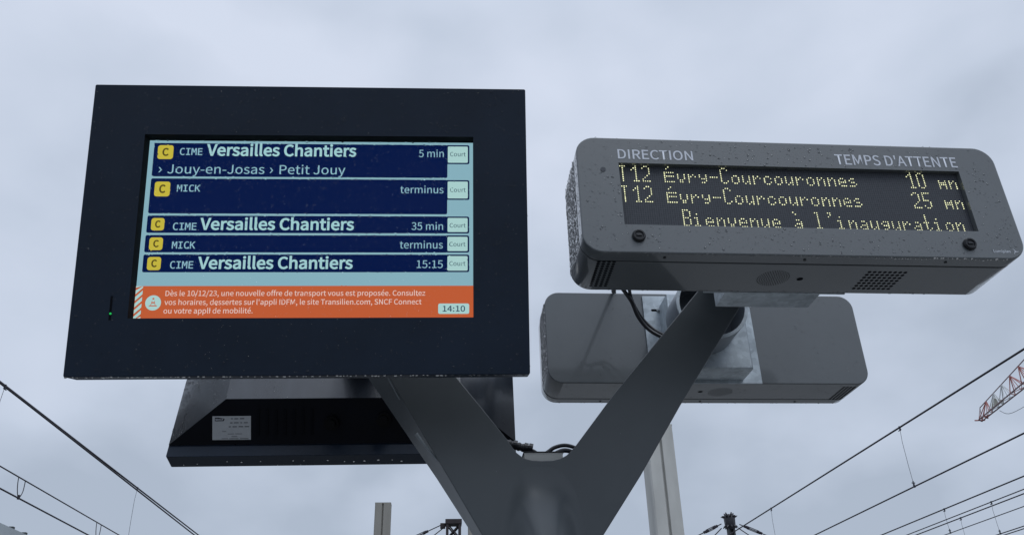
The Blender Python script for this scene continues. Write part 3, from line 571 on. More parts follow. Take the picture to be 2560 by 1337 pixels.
while x < HW - 0.01:
    it.append(((x, random.uniform(0.004, 0.03), -0.0003), (0, 0, -1), rnd_r(0.002, 0.0042))); x += random.uniform(0.012, 0.09)
drops('raindrops', it, scr2, flat=0.6)

# ================================================================== dot-matrix waiting-time display (right, two back to back)
DW, DH, DD, DR = 0.521, 0.3145, 0.188, 0.047
dsp = thing('waiting_time_display', 'grey display with yellow dot lettering facing the viewer', 'display', (0.828, 1.6, 2.5015))
def rl(y, ins): return [(x, y, z) for x, z in rrect(-DW, DW, 0, DH, DR, 8, ins)]
bm = NB()
V = loft(bm, [rl(0.039, 0.002), rl(0.0385, 0), rl(0.003, 0), rl(0.001, 0.0008), rl(0, 0.003)], True, False)
LX0, LX1, LZ0, LZ1 = 0.4065 - 0.828, 1.2480 - 0.828, 2.5745 - 2.5015, 2.7440 - 2.5015
wl = [(LX0, LZ0), (LX1, LZ0), (LX1, LZ1), (LX0, LZ1)]
w0 = [bm.verts.new((x, 0, z)) for x, z in wl]; w1 = [bm.verts.new((x, 0.0135, z)) for x, z in wl]
for i in range(4): bm.faces.new((w0[i], w0[(i + 1) % 4], w1[(i + 1) % 4], w1[i]))
fill(bm, [V[-1], w0])
obj('front_cover', bm, M['grey'], dsp, 30)
bm = NB(); loft(bm, [rl(0.0392, 0.005), rl(0.0445, 0.005)]); obj('seam_gasket', bm, M['void'], dsp, 30)
bm = NB(); loft(bm, [rl(0.0447, 0.001), rl(0.046, 0), rl(DD - 0.003, 0), rl(DD - 0.001, 0.001), rl(DD, 0.003)]); obj('body', bm, M['grey'], dsp, 30)
bm = NB(); flat_quad(bm, LX0 + 0.0003, LZ0 + 0.0003, LX1 - 0.0003, LZ1 - 0.0003, 0.0130); led = obj('led_panel', bm, M['led_board'], dsp, 0)
# dot font on a 4-5 x 9 grid
def G(s): return [(int(t[0], 36), int(c)) for t in s.split() for c in t[1:]]
DOT = {'T': G('01230 12 22 32 42 52 62 72 82'.replace('01230', '0123')), '1': G('02 112 202 32 42 52 62 72 8123'), '2': G('012 103 23 33 43 52 61 70 80123'), '0': G('012 103 203 303 403 503 603 703 812'),
 '5': G('00123 10 20 30 4012 53 63 703 812'), 'É': G('02 11 301234 40 501234 60 70 801234'), 'v': G('403 503 603 712 812'), 'r': G('402 5013 60 70 80'), 'y': G('403 503 6123 73 812'), '-': G('50123'),
 'C': G('012 103 20 30 40 50 60 703 812'), 'o': G('412 503 603 703 812'), 'u': G('403 503 603 7023 813'), 'c': G('412 503 60 703 812'), 'n': G('402 5013 603 703 803'), 'e': G('412 503 60123 70 8123'), 's': G('412 50 612 73 8012'),
 'm': G('403 50123 60123 703 803'), 'B': G('0012 103 203 303 4012 503 603 703 8012'), 'i': G('21 401 51 61 71 8012'), 'à': G('00 11 412 53 6123 703 8123'), 'l': G('001 11 21 31 41 51 61 71 8012'), "'": G('012 12 21'),
 'a': G('412 53 6123 703 8123'), 'g': G('4123 503 6123 73 812'), 't': G('01 11 21 31 4012 51 61 713 82')}
def led_line(row0, items):
    bm = NB()
    for col, chs in items:
        for k, c in enumerate(chs):
            if c == ' ': continue
            for r_, q in DOT[c]:
                cc = col + 5 * k + q; rr = row0 + r_
                px = 0.4070 + 0.00527 * cc - 0.828; pz = 2.7436 - 0.0052 * rr - 2.5015
                if not (LX0 < px < LX1 and LZ0 < pz < LZ1): continue
                rad = 0.00138 * random.uniform(0.86, 1.18)
                rings = []
                for f_, h_ in ((1, 0), (0.72, 0.6)):
                    rings.append([bm.verts.new((px + rad * f_ * math.cos(a * 1.0472), 0.0128 - rad * 0.8 * h_, pz + rad * f_ * math.sin(a * 1.0472))) for a in range(6)])
                for a in range(6): bm.faces.new((rings[0][a], rings[0][(a + 1) % 6], rings[1][(a + 1) % 6], rings[1][a]))
                bm.faces.new(rings[1])
    return obj('dot_lettering', bm, M['led'], led, 60)
for r0, mins in ((0, '10'), (11, '25')):
    for word in ([(0, 'T'), (6, '1'), (11, '2')], [(21, 'É'), (27, 'vry-Courcouronnes')], [(135, mins)], [(150, 'mn')]): led_line(r0, word)
for word in ([(27, 'Bi'), (37, 'envenue')], [(77, 'à')], [(87, "l'inauguration")]): led_line(23, word)
text_mesh('lettering', 'DIRECTION', 0.4068 - 0.828, 0.5885 - 0.828, 2.7556 - 2.5015, 0.0262, -0.0006, M['print'], dsp, 'S', 0.014)
text_mesh('lettering', "TEMPS D'ATTENTE", 0.9410 - 0.828, 1.2495 - 0.828, 2.7552 - 2.5015, 0.0290, -0.0006, M['print'], dsp, 'S', 0.014)
text_mesh('lettering', 'Lumiplan', 1.2680 - 0.828, 1.3090 - 0.828, 2.5180 - 2.5015, 0.0072, -0.0006, M['print'], dsp, 'S', 0.02)
bm = NB()                                                  # three-bladed mark beside the maker's name
for a0 in (100, 215, 340):
    pts = []
    for k in range(5):
        t = k / 4; a = R(a0 + 25 * t); pts.append((0.4935 + 0.0085 * t * math.cos(a), 0.0200 + 0.0085 * t * math.sin(a), 0.0011 * (1 - 0.6 * t)))
    le = [(x - w_ * math.sin(R(a0)), z + w_ * math.cos(R(a0))) for x, z, w_ in pts]; ri = [(x + w_ * math.sin(R(a0)), z - w_ * math.cos(R(a0))) for x, z, w_ in pts]
    for k in range(4): bm.faces.new([bm.verts.new((x, -0.0006, z)) for x, z in (le[k], le[k + 1], ri[k + 1], ri[k])])
obj('logo', bm, M['print'], dsp, 0)
for px, pz in ((0.4356, 2.5437), (1.2138, 2.5379)):
    bm = NB(); x, z = px - 0.828, pz - 2.5015
    prof = [(0.0150, 0), (0.0155, 0.004), (0.0130, 0.0085), (0.0100, 0.0085), (0.0088, 0.0060), (0.0080, 0.0060)]
    loft(bm, [[(x + r * math.cos(a * math.pi / 10), -h, z + r * math.sin(a * math.pi / 10)) for a in range(20)] for r, h in prof])
    lk = obj('cover_lock', bm, M['black'], dsp)
    bm = NB(); box(bm, x - 0.006, x + 0.006, -0.0085, -0.0055, z - 0.0018, z + 0.0018, 0.0006); obj('key_slot', bm, M['rubber'], lk)
bm = NB(); disc_y(bm, 0.3684 - 0.828, 0.0005, 2.7234 - 2.5015, 0.0062, 0.0018, 16); obj('light_sensor', bm, mat('smoked_sensor', (0.05, 0.055, 0.065), 0.2, 0, 0.1, 30), dsp)
# perforations of the underside (dark, set in the sheet)
def hole(bm, x, y, r, seg=10):
    bm.faces.new([bm.verts.new((x - 0.828 + r * math.cos(6.2832 * k / seg), y - 1.6 + r * math.sin(6.2832 * k / seg), -0.0004)) for k in range(seg)])
bm = NB()
for i in range(12):
    for j in range(4): hole(bm, 0.3496 + j * 0.01165 + i * 0.0001, 1.6440 + i * 0.01082, 0.0043)
obj('vent_grille', bm, M['void'], dsp, 0)
bm = NB()
for i in range(7):
    for j in range(8): hole(bm, 0.9997 + j * 0.01255, 1.6735 + i * 0.0142, 0.0047)
obj('vent_grille', bm, M['void'], dsp, 0)
bm = NB()
for ring in range(1, 8):
    nh_ = max(6, int(ring * 6.0)); rr = 0.0372 * ring / 7
    for k in range(nh_): hole(bm, 0.7795 + rr * math.cos(6.2832 * k / nh_), 1.7115 + rr * math.sin(6.2832 * k / nh_), 0.00142, 6)
hole(bm, 0.7795, 1.7115, 0.00142, 6)
obj('speaker_grille', bm, M['void'], dsp, 0)
bm = NB(); hole(bm, 0.846, 1.714, 0.0078, 16); obj('drain_hole', bm, M['void'], dsp, 0)
for x in (0.4949, 0.8204, 1.1568):
    bm = NB(); tube(bm, [(x - 0.828, 0.0195, 0.001), (x - 0.828, 0.0195, -0.002)], 0.0034, 10); obj('screw', bm, M['black'], dsp)
MWd = dsp.matrix_basis.copy()
AXd = (0.839, 2.117)
dsp2 = copy_tree(dsp)
dsp2.matrix_world = Matrix.Translation((AXd[0], AXd[1], 0.008)) @ Matrix.Rotation(math.pi, 4, 'Z') @ Matrix.Translation((-AXd[0], -AXd[1], 0)) @ MWd
tag(dsp2, 'grey display seen from behind, carrying a galvanised bracket on its plain back')
it = []
for i in range(1700):
    x = random.uniform(-DW + 0.012, DW - 0.012); z = random.uniform(0.008, DH - 0.008)
    if LX0 - 0.003 < x < LX1 + 0.003 and LZ0 - 0.003 < z < LZ1 + 0.003: continue
    it.append(((x, 0, z), (0, -1, 0), rnd_r(0.0009, 0.0030)))
for i in range(120): it.append(((-DW, random.uniform(0.004, 0.037), random.uniform(0.045, DH - 0.045)), (-1, 0, 0), rnd_r(0.0011, 0.0022)))
for i in range(130): it.append(((DW, random.uniform(0.05, DD - 0.003), random.uniform(0.04, DH - 0.04)), (1, 0, 0), rnd_r(0.0012, 0.003)))
x = -DW + 0.05
while x < DW - 0.05:
    it.append(((x, random.uniform(0.001, 0.008), 0), (0, -0.4, -1), rnd_r(0.0016, 0.0038), 0.7))
    if random.random() < 0.35: it.append(((x, DD - random.uniform(0.002, 0.01), 0), (0, 0.3, -1), rnd_r(0.0018, 0.004)))
    it.append(((x, random.uniform(0.001, 0.03), DH), (0, 0, 1), rnd_r(0.001, 0.0026)))
    x += random.uniform(0.004, 0.012)
drops('raindrops', it, dsp)
it = []
for i in range(2000):                                      # windward side, thick with beads
    z = random.uniform(0.035, DH - 0.035); it.append(((-DW, random.uniform(0.047, DD - 0.003), z), (-1, 0, 0), rnd_r(0.0011, 0.0026), 0.5))
drops('raindrops', it, dsp, flat=0.6, m='bead_water')
it = []
for i in range(520):
    it.append(((random.uniform(-DW + 0.01, DW - 0.01), DD, random.uniform(0.008, DH - 0.008)), (0, 1, 0), rnd_r(0.0009, 0.0024)))
for i in range(130): it.append(((random.uniform(-DW + 0.05, DW - 0.05), random.uniform(0.05, DD - 0.004), 0), (0, 0, -1), rnd_r(0.0014, 0.0032)))
x = -DW + 0.05
while x < DW - 0.05:
    it.append(((x, random.uniform(0.001, 0.006), 0), (0, -0.4, -1), rnd_r(0.002, 0.0042))); x += random.uniform(0.01, 0.06)
drops('raindrops', it, dsp2)
it = []
for i in range(2600): it.append(((DW, random.uniform(0.047, DD - 0.003), random.uniform(0.035, DH - 0.035)), (1, 0, 0), rnd_r(0.0011, 0.0026)))
drops('raindrops', it, dsp2, flat=0.6, m='bead_water')

# ================================================================== brackets holding the two displays
def make_bracket():
    b = thing('display_bracket', 'galvanised bracket with a wide open pipe, fixed to the display seen from behind', 'bracket', (0.833, 2.446, 2.508), group='brackets behind the grey displays')
    W_ = lambda x, y, z: (x - 0.82, y - 2.41, z - 2.5)
    bm = NB(); box(bm, -0.180, 0.178, -0.0065, -0.0008, 0.0005, 0.303, 0.001); obj('back_plate', bm, M['galv'], b)
    bm = NB()
    x0, x1, y0, y1, z0, z1 = -0.127, 0.116, -0.108, -0.0068, 0.011, 0.262
    loft(bm, [[(x0 - .001, y1, z0), (x1 + .001, y1, z0), (x1 + .001, y1, z1), (x0 - .001, y1, z1)], [(x0, y0 + 0.004, z0), (x1, y0 + 0.004, z0), (x1, y0 + 0.004, z1), (x0, y0 + 0.004, z1)], [(x0 + 0.004, y0, z0 + 0.004), (x1 - 0.004, y0, z0 + 0.004), (x1 - 0.004, y0, z1 - 0.004), (x0 + 0.004, y0, z1 - 0.004)]])
    obj('spacer_box', bm, M['galv'], b, 25)
    cx, cz, ro, ri = 0.789 - 0.82, 0.163, 0.109, 0.099
    bm = NB()
    ring = lambda y, r: [(cx + r * math.cos(a * math.pi / 24), y, cz + r * math.sin(a * math.pi / 24)) for a in range(48)]
    loft(bm, [ring(y0 - 0.0005, ro), ring(-0.2345, ro), ring(-0.2345, ri), ring(y0 - 0.001, ri)], False, True)
    obj('pipe_stub', bm, M['pipe'], b, 40)
    bm = NB(); loft(bm, [ring(-0.2347, ri), ring(-0.2347, ro), ring(-0.2375, ro), ring(-0.2385, ro - 0.0012), ring(-0.2385, ri + 0.001), ring(-0.2375, ri), ring(-0.2347, ri)], False, False); obj('pipe_rim', bm, M['galv'], b, 40)
    bm = NB()
    for dx in (-0.123, 0.150):
        pass
    q = rrect(-0.155, -0.124, 0.2475, 0.2555, 0.004, 4)
    loft(bm, [[(x, -0.0066, z) for x, z in q], [(x, -0.0070, z) for x, z in q]]); obj('slot', bm, M['void'], b, 0)
    bm = NB(); tube(bm, [(-0.1285, -0.0068, 0.2515), (-0.1285, -0.0095, 0.2515)], 0.0085, 16); tube(bm, [(-0.1285, -0.0094, 0.2515), (-0.1285, -0.017, 0.2515)], 0.0062, 6); obj('bolt', bm, M['steel_bolt'], b)
    return b
brk = make_bracket()
brk2 = copy_tree(brk)
brk2.matrix_world = Matrix.Translation((0.812, 1.789, 2.5015)) @ Matrix.Rotation(math.pi, 4, 'Z')
for k in kids(brk2):
    if k.name.startswith('pipe'): k.location.z = 0.036      # its pipe enters higher
tag(brk2, 'grey bracket box hanging under the lit dot display, in front of the mast arm')

# ================================================================== Y-shaped mast
K = 2.03 / 2.05
def pk(x, z): return (x * K, 1.6 + (z - 1.6) * K)
front = [(-0.2817, 2.62), (-0.1377, 2.3788), (0.0, 2.1503), (0.1009, 1.9808), (0.2200, 1.7800), (0.2450, 1.7800), (0.3915, 1.9779), (0.4949, 2.1185), (0.6212, 2.3056), (0.8092, 2.5684), (0.9010, 2.7000),
         (0.7630, 2.7000), (0.7041, 2.6299), (0.4415, 2.3268), (0.3389, 2.1980), (0.3262, 2.1840), (0.3130, 2.1720), (0.2966, 2.1635), (0.2790, 2.1595), (0.2516, 2.1585), (0.2260, 2.1600), (0.2066, 2.1645), (0.1880, 2.1790), (0.1740, 2.1985), (0.1630, 2.2155), (0.1234, 2.2673), (0.0336, 2.3819), (-0.1500, 2.6200)]
F = [pk(*p) for p in front]
mast = thing('forked_mast', 'dark grey Y-shaped steel mast holding the screens and displays', 'mast', (0.243, 2.1, 0.0))
mo = lambda x, y, z: (x - 0.243, y - 2.1, z)
bm = NB()
YF, YB = 2.03, 2.168
vf = [bm.verts.new(mo(x, YF, z)) for x, z in F]
back = list(F)
back[0] = (F[0][0] - 0.055, F[0][1]); back[1] = (F[1][0] - 0.031, F[1][1]); back[2] = (F[2][0] - 0.010, F[2][1])
vb_ = [bm.verts.new(mo(x, YB, z)) for x, z in back]
n_ = len(F)
for i in range(n_): bm.faces.new((vf[i], vf[(i + 1) % n_], vb_[(i + 1) % n_], vb_[i]))
fill(bm, [vf]); fill(bm, [vb_])
bmesh.ops.recalc_face_normals(bm, faces=bm.faces)
es = [e for e in bm.edges if len(e.link_faces) == 2 and e.calc_face_angle(0) > 0.9]
bmesh.ops.bevel(bm, geom=es, offset=0.0022, segments=2, profile=0.5, affect='EDGES')
obj('fork', bm, M['mast'], mast, 10)
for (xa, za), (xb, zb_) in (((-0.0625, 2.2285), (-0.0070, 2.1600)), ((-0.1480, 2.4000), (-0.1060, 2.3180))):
    a_, b_ = pk(xa, za), pk(xb, zb_)                       # light caught on the arm's lower edge, painted as a pale strip
    bm = NB(); tube(bm, smooth_path([mo(a_[0], YF + 0.006, a_[1]), mo((a_[0] + b_[0]) / 2, YF + 0.007, (a_[1] + b_[1]) / 2), mo(b_[0], YF + 0.006, b_[1])], 5), [0.0052 - 0.0035 * k / 10 for k in range(11)], 8); obj('glint_strip', bm, M['edge_glint'], mast, 60)
bm = NB()                                                  # round post running up into the fork
def st(a, b, t): t = min(max((t - a) / (b - a), 0), 1); return t * t * (3 - 2 * t)
loft(bm, [[mo(0.243 + 0.112 * math.cos(a * math.pi / 32), 2.03 + 0.112 * math.sin(a * math.pi / 32), z) for a in range(64)] for z in (0.0, 0.6, 1.2, 1.88)])
obj('post', bm, M['mast'], mast, 60)
bm = NB(); grid = []                                       # flared collar where the post runs into the fork
for i in range(61):
    z = 1.78 + 0.362 * i / 60
    A = 0.95 * 0.026 * math.log(1 + math.exp((2.068 - z) / 0.026)); A = 0.15 * math.tanh(A / 0.15)
    row = []
    for k in range(49):
        x = -0.125 + 0.25 * k / 48
        h = A * math.exp(-(abs(x) / 0.066) ** 3.2) - 0.0016
        row.append(bm.verts.new(mo(0.243 + x, YF - h, z)))
    grid.append(row)
for r0_, r1_ in zip(grid, grid[1:]):
    for k in range(48): bm.faces.new((r0_[k], r0_[k + 1], r1_[k + 1], r1_[k]))
obj('post_collar', bm, M['mast'], mast, 80)
bm = NB(); tube(bm, [mo(-0.245, 1.815, 2.56), mo(-0.245, 2.385, 2.56)], 0.06, 24); obj('cross_tube', bm, M['mast'], mast)
bm = NB(); box(bm, 0.243 - 0.17 - 0.243, 0.17, -0.17, 0.17, 0.001, 0.02, 0.003); obj('base_plate', bm, M['mast'], mast)
bm = NB(); box(bm, 0.208 - 0.243, 0.305 - 0.243, 2.060 - 2.1, 2.150 - 2.1, 2.150, 2.1815, 0.001); obj('cable_tray', bm, M['concrete'], mast)
bm = NB(); box(bm, 0.206 - 0.243, 0.308 - 0.243, 2.058 - 2.1, 2.152 - 2.1, 2.1818, 2.1845, 0.0008); obj('tray_lid', bm, M['black'], mast)
it = []
for i in range(150):
    x = random.uniform(0.13, 0.40); z = random.uniform(2.04, 2.155)
    it.append((mo(x, YF, z), (0, -1, 0), rnd_r(0.0009, 0.0022)))
for i in range(130):
    t = random.random(); x = 0.38 + 0.36 * t + random.uniform(0, 0.07); z = 2.19 + 0.42 * t - 0.02
    it.append((mo(x, YF, z), (0, -1, 0), rnd_r(0.0009, 0.0020)))
drops('raindrops', it, mast)

# ================================================================== cables
def cable(label, pts, r, rough=None, group='black cables behind the grey display'):
    bm = NB(); tube(bm, smooth_path(pts, 8), r, 10); return tag(obj('cable', bm, M['rubber'], smooth=60), label, 'cable', group)
cable('black cable reaching over the top of the grey display seen from behind', [(0.42, 1.80, 2.60), (0.46, 2.0, 2.612), (0.503, 2.2, 2.709), (0.562, 2.45, 2.836), (0.590, 2.56, 2.885), (0.605, 2.64, 2.80)], 0.0058)
cable('thick black cable curving down past the galvanised plate, lower of two', [(0.44, 1.82, 2.64), (0.490, 2.10, 2.700), (0.515, 2.14, 2.690), (0.554, 2.195, 2.672), (0.575, 2.215, 2.631), (0.602, 2.22, 2.595), (0.636, 2.21, 2.565), (0.69, 2.19, 2.528)], 0.0060)
cable('black cable curving down past the galvanised plate, upper of two', [(0.49, 1.82, 2.64), (0.533, 2.12, 2.694), (0.540, 2.15, 2.688), (0.559, 2.205, 2.679), (0.587, 2.235, 2.643), (0.617, 2.235, 2.605), (0.648, 2.22, 2.575), (0.70, 2.20, 2.54)], 0.0050)
cg = 'black cables in the crotch of the mast'
bm = NB(); P_ = smooth_path([(0.150, 2.12, 2.226), (0.175, 2.12, 2.2205), (0.205, 2.12, 2.213), (0.228, 2.12, 2.2065)], 10)
tube(bm, P_, [0.0115 + (0.0016 if (i // 2) % 2 else 0) - 0.003 * i / len(P_) for i in range(len(P_))], 14)
tube(bm, smooth_path([(0.225, 2.12, 2.2065), (0.236, 2.12, 2.204), (0.246, 2.12, 2.198), (0.258, 2.12, 2.190)], 6), 0.0045, 8)
for x_, z_ in ((0.186, 2.2195), (0.214, 2.2125), (0.226, 2.211)):
    tube(bm, [(x_, 2.12, z_), (x_ + 0.010, 2.12, z_ - 0.0022)], 0.0125, 14)
tag(obj('cable_connector', bm, M['rubber'], smooth=50), 'ribbed black plug at the crotch of the mast, by the left arm', 'connector')
cable('black cable arching over the crotch of the mast to the right arm', [(0.245, 2.12, 2.1900), (0.262, 2.12, 2.1925), (0.2755, 2.12, 2.2000), (0.293, 2.12, 2.2115), (0.318, 2.12, 2.2175), (0.342, 2.12, 2.2130), (0.365, 2.12, 2.200)], 0.0052, group=cg)
cable('short black cable bent under the arching one in the mast crotch', [(0.283, 2.115, 2.187), (0.298, 2.115, 2.196), (0.316, 2.115, 2.2025), (0.334, 2.115, 2.2000), (0.350, 2.115, 2.190)], 0.0062, group=cg)

# ================================================================== overhead wires
def ray_line(X, Z): return X, Z + 1.6
def straight(bm, X, Z, y0, y1, r, n=26, X1=None, Z1=None, yk=None):
    pts = []
    for i in range(n + 1):
        y = y0 + (y1 - y0) * (i / n) ** 1.4
        pts.append((X, y, Z))
    tube(bm, pts, r, 8)
def overhead(label, X, zm, zc, droppers, rm=0.011, rc=0.0085, aux=None, extra=None, loops=(), Xc=None):
    t = thing('overhead_line', label, 'overhead line', (X, 10, zc + 1.6), group='overhead lines beside the platform')
    lo_ = lambda x, y, z: (x - X, y - 10, z - zc)
    def wire(name, X_, Z_, r, X2=None, Z2=None, y2=25.4):
        bm = NB(); pts = []
        for i in range(29):
            y = 4 + 62 * (i / 28) ** 1.3
            if X2 is None: pts.append(lo_(X_, y, Z_))
            else:
                f = (y - 13.2) / (y2 - 13.2); f = max(f, 0); f = f if f < 1 else 1 + (f - 1) * 0.3
                pts.append(lo_(X_ + (X2 - X_) * f, y, Z_ + (Z2 - Z_) * f))
        tube(bm, pts, r, 8); return obj(name, bm, M['wire'], t, 60)
    wire('messenger_wire', X, zm, rm)
    wire('contact_wire', Xc if Xc else X, zc, rc)
    if aux: wire('auxiliary_wire', X, aux, rc * 0.8)
    if extra: wire('messenger_wire', X, zm - 0.012, rm, *extra)
    for y, zb in droppers:
        bm = NB(); sag = 0.03
        tube(bm, [lo_(X, y, zm - 0.02), lo_(X - sag * 0.6, y, zm - 0.25 * (zm - zb)), lo_(X - sag * 0.4, y, zb + 0.35 * (zm - zb)), lo_(X, y, zb + 0.015)], 0.0042, 6)
        tube(bm, [lo_(X, y, zm + 0.02), lo_(X, y, zm - 0.06)], [0.020, 0.013], 8); tube(bm, [lo_(X, y - 0.03, zm - 0.045), lo_(X, y + 0.06, zm - 0.05)], 0.010, 6)
        tube(bm, [lo_(X, y, zb + 0.10), lo_(X, y, zb - 0.015)], [0.010, 0.022], 8); tube(bm, [lo_(X - 0.03, y, zb + 0.065), lo_(X + 0.03, y, zb + 0.065)], 0.009, 6)
        obj('dropper', bm, M['dropper'], t, 50)
    for y, za, zb in loops:
        bm = NB(); P = [(X, y - 0.16, za), (X, y - 0.15, za - 0.25 * (za - zb)), (X, y - 0.10, zb + 0.35 * (za - zb)), (X, y, zb), (X, y + 0.09, zb + 0.35 * (za - zb)), (X, y + 0.10, za - 0.25 * (za - zb)), (X, y + 0.09, za)]
        tube(bm, [lo_(*p) for p in smooth_path(P, 4)], 0.0075, 6); tube(bm, [lo_(X, y, zb + 0.05), lo_(X, y, zb - 0.02)], 0.022, 8)
        obj('dropper', bm, M['wire'], t, 50)
    return t
overhead('overhead line left of the platform, with two close upper wires and looped hangers below', -6.97, 4.868, 3.396, [(13.33, 3.71), (20.09, 3.71), (27.0, 3.71)], 0.017, 0.014, aux=3.705, extra=(-6.97, 4.79, 25.4), loops=[(14.66, 3.705, 3.396), (18.30, 3.705, 3.396), (22.5, 3.705, 3.396)])
overhead('highest overhead line right of the platform, its long hanger clear against the sky', 8.33, 4.472, 3.400, [(14.25, 3.40), (20.94, 3.40), (27.5, 3.40)], 0.0165, 0.0135)
overhead('second overhead line counted from the upper right, below the highest one', 12.6, 4.32, 3.74, [(20.47, 3.74), (26.5, 3.74)], 0.016, 0.010)
overhead('third overhead line from the upper right, crossing close above the fourth', 13.6, 4.392, 3.63, [(20.04, 3.63), (27.0, 3.63)], 0.013, 0.012)
overhead('lowest overhead line at the right edge, just under the third', 13.9, 4.395, 3.655, [(21.94, 3.655), (29.0, 3.655)], 0.015, 0.012)

# ================================================================== masts and columns beyond
def concrete_column(label, az, dist, width, top, m, depth, group='concrete columns beyond the signs'):
    x = dist * math.sin(R(az)); y = dist * math.cos(R(az))
    t = thing('concrete_column', label, 'column', (x, y, -0.95), group=group)
    w = width / 2; g = width * 0.055; e_ = width * 0.05
    prof = [(-w, 0), (-w + e_, -e_), (-g, -e_), (-g * 0.5, e_ * 1.6), (g * 0.5, e_ * 1.6), (g, -e_), (w - e_, -e_), (w, 0), (w, depth), (-w, depth)]
    bm = NB(); loft(bm, [[(px_, py_, z) for px_, py_ in prof] for z in [0 + (top + 0.95) * k / 6 for k in range(7)]])
    sh = obj('shaft', bm, m, t, 15)
    bm = NB(); loft(bm, [[(px_ * 1.012, py_ * 1.012, z) for px_, py_ in [(-w, -e_ * 0.6), (w, -e_ * 0.6), (w, depth), (-w, depth)]] for z in (top + 0.951, top + 0.975)]); obj('cap', bm, m, t, 15)
    return t
concrete_column('wide pale concrete column rising behind the right arm of the mast', 15.15, 14.0, 0.455, 5.87, M['concrete'], 0.42)
c2_ = concrete_column('short brown grey column with a groove, standing clear under the dark screens', -3.79, 25.0, 0.455, 7.16, M['concrete_brown'], 0.40)
c3_ = concrete_column('brown grey column half hidden behind the left edge of the mast', 2.55, 27.0, 0.62, 7.3, M['concrete_brown'], 0.4)

def bar(bm, a, b, r, seg=6): tube(bm, [a, b], r, seg)
def turnbuckle(bm, a, b, f0, f1):
    a = Vector(a); b = Vector(b); d = (b - a); p, q = a + d * f0, a + d * f1
    s = Vector((0, 0, 1)) * 0.045
    bar(bm, p - s * .2, q - s * .2 + s * 0, 0.012); bar(bm, p + s, q + s, 0.014); bar(bm, p - s, q - s, 0.014)
    for c_ in (p, q): bar(bm, c_ - d.normalized() * 0.09, c_ + d.normalized() * 0.09, 0.045, 6)
def guy(parent, a, b, tb):
    bm = NB(); bar(bm, a, b, 0.017)
    for f0, f1 in tb: turnbuckle(bm, a, b, f0, f1)
    obj('guy_wire', bm, M['wire'], parent, 50)

lx, ly = 30 * math.sin(R(0.91)), 30 * math.cos(R(0.91))
lat = thing('lattice_mast', 'red brown lattice mast with guy wires, beside the left arm of the fork', 'mast', (lx, ly, -0.95))
TOP = 1.6 + 30 * math.tan(R(11.46)) + 0.95
for sx in (-1, 1):
    for sy in (-1, 1):
        bm = NB(); box(bm, sx * 0.215 - 0.045, sx * 0.215 + 0.045, sy * 0.215 - 0.045, sy * 0.215 + 0.045, 0, TOP - 0.002, 0.004); obj('leg', bm, M['rust'], lat, 0)
bm = NB()
z = TOP - 0.17
while z > 0.4:
    for sy in (-0.20, 0.20):
        bar(bm, (-0.2, sy, z), (0.2, sy, z - 0.44), 0.026); bar(bm, (0.2, sy + 0.03, z), (-0.2, sy + 0.03, z - 0.44), 0.026)
    for sx in (-0.20, 0.20):
        bar(bm, (sx, -0.2, z), (sx, 0.2, z - 0.44), 0.026)
    z -= 0.47
obj('bracing', bm, M['rust'], lat, 40)
bm = NB(); box(bm, -0.285, 0.285, -0.28, 0.28, TOP - 0.16, TOP, 0.01); box(bm, -0.46, -0.284, -0.10, 0.10, TOP - 0.27, TOP - 0.10, 0.02); obj('head', bm, M['rust'], lat, 0)
guy(lat, (-0.42, 0, TOP - 0.15), (-19.5, 0, 0.02), [(0.028, 0.050), (0.062, 0.084)]); guy(lat, (-0.36, 0.1, TOP - 0.24), (-11.2, 0.2, 0.02), [(0.060, 0.092)])

px_, py_ = 30 * math.sin(R(19.0)), 30 * math.cos(R(19.0))
pol = thing('wire_pole', 'dark steel pole with a bristling head and guy wires, low in the right half', 'pole', (px_, py_, -0.95))
PT = 1.6 + 31.7 * math.tan(R(10.95)) * 0.955 + 0.95
bm = NB()
for k, (dx) in enumerate((-0.085, 0.085)):
    box(bm, dx - 0.032, dx + 0.032, -0.10, 0.10, 0, PT - 0.35, 0.004)
box(bm, -0.052, 0.052, -0.02, 0.02, 0.001, PT - 0.36)
obj('shaft', bm, M['pole'], pol, 0)
bm = NB(); loft(bm, [[(r * math.cos(a * math.pi / 4 + 0.39), r * math.sin(a * math.pi / 4 + 0.39), z) for a in range(8)] for r, z in ((0.13, PT - 0.50), (0.175, PT - 0.42), (0.19, PT - 0.12), (0.145, PT - 0.02), (0.135, PT))])
for a in range(10):
    an = a * 0.6283 + 0.2; c_, s_ = math.cos(an), math.sin(an)
    for zz, ln, dz in ((PT - 0.08, 0.28, 0.02), (PT - 0.38, 0.25, -0.06)):
        tube(bm, [(0.18 * c_, 0.18 * s_, zz), (ln * c_, ln * s_, zz + dz)], [0.038, 0.008], 5)
for a in range(5): tube(bm, [(0.13 * math.cos(a * 1.25), 0.13 * math.sin(a * 1.25), PT - 0.02), (0.16 * math.cos(a * 1.25), 0.16 * math.sin(a * 1.25), PT + 0.06)], [0.04, 0.015], 5)
obj('head', bm, M['insul'], pol, 30)
guy(pol, (-0.30, 0, PT - 0.30), (-19.0, 0, 0.02), [(0.012, 0.030)]); guy(pol, (-0.28, 0.1, PT - 0.42), (-9.5, 0.3, 0.02), [(0.06, 0.10)])
guy(pol, (0.32, 0, PT - 0.32), (19.5, 0, 0.02), [(0.012, 0.034)]); guy(pol, (0.30, 0.1, PT - 0.42), (11.5, 0.3, 0.02), [(0.085, 0.12)])

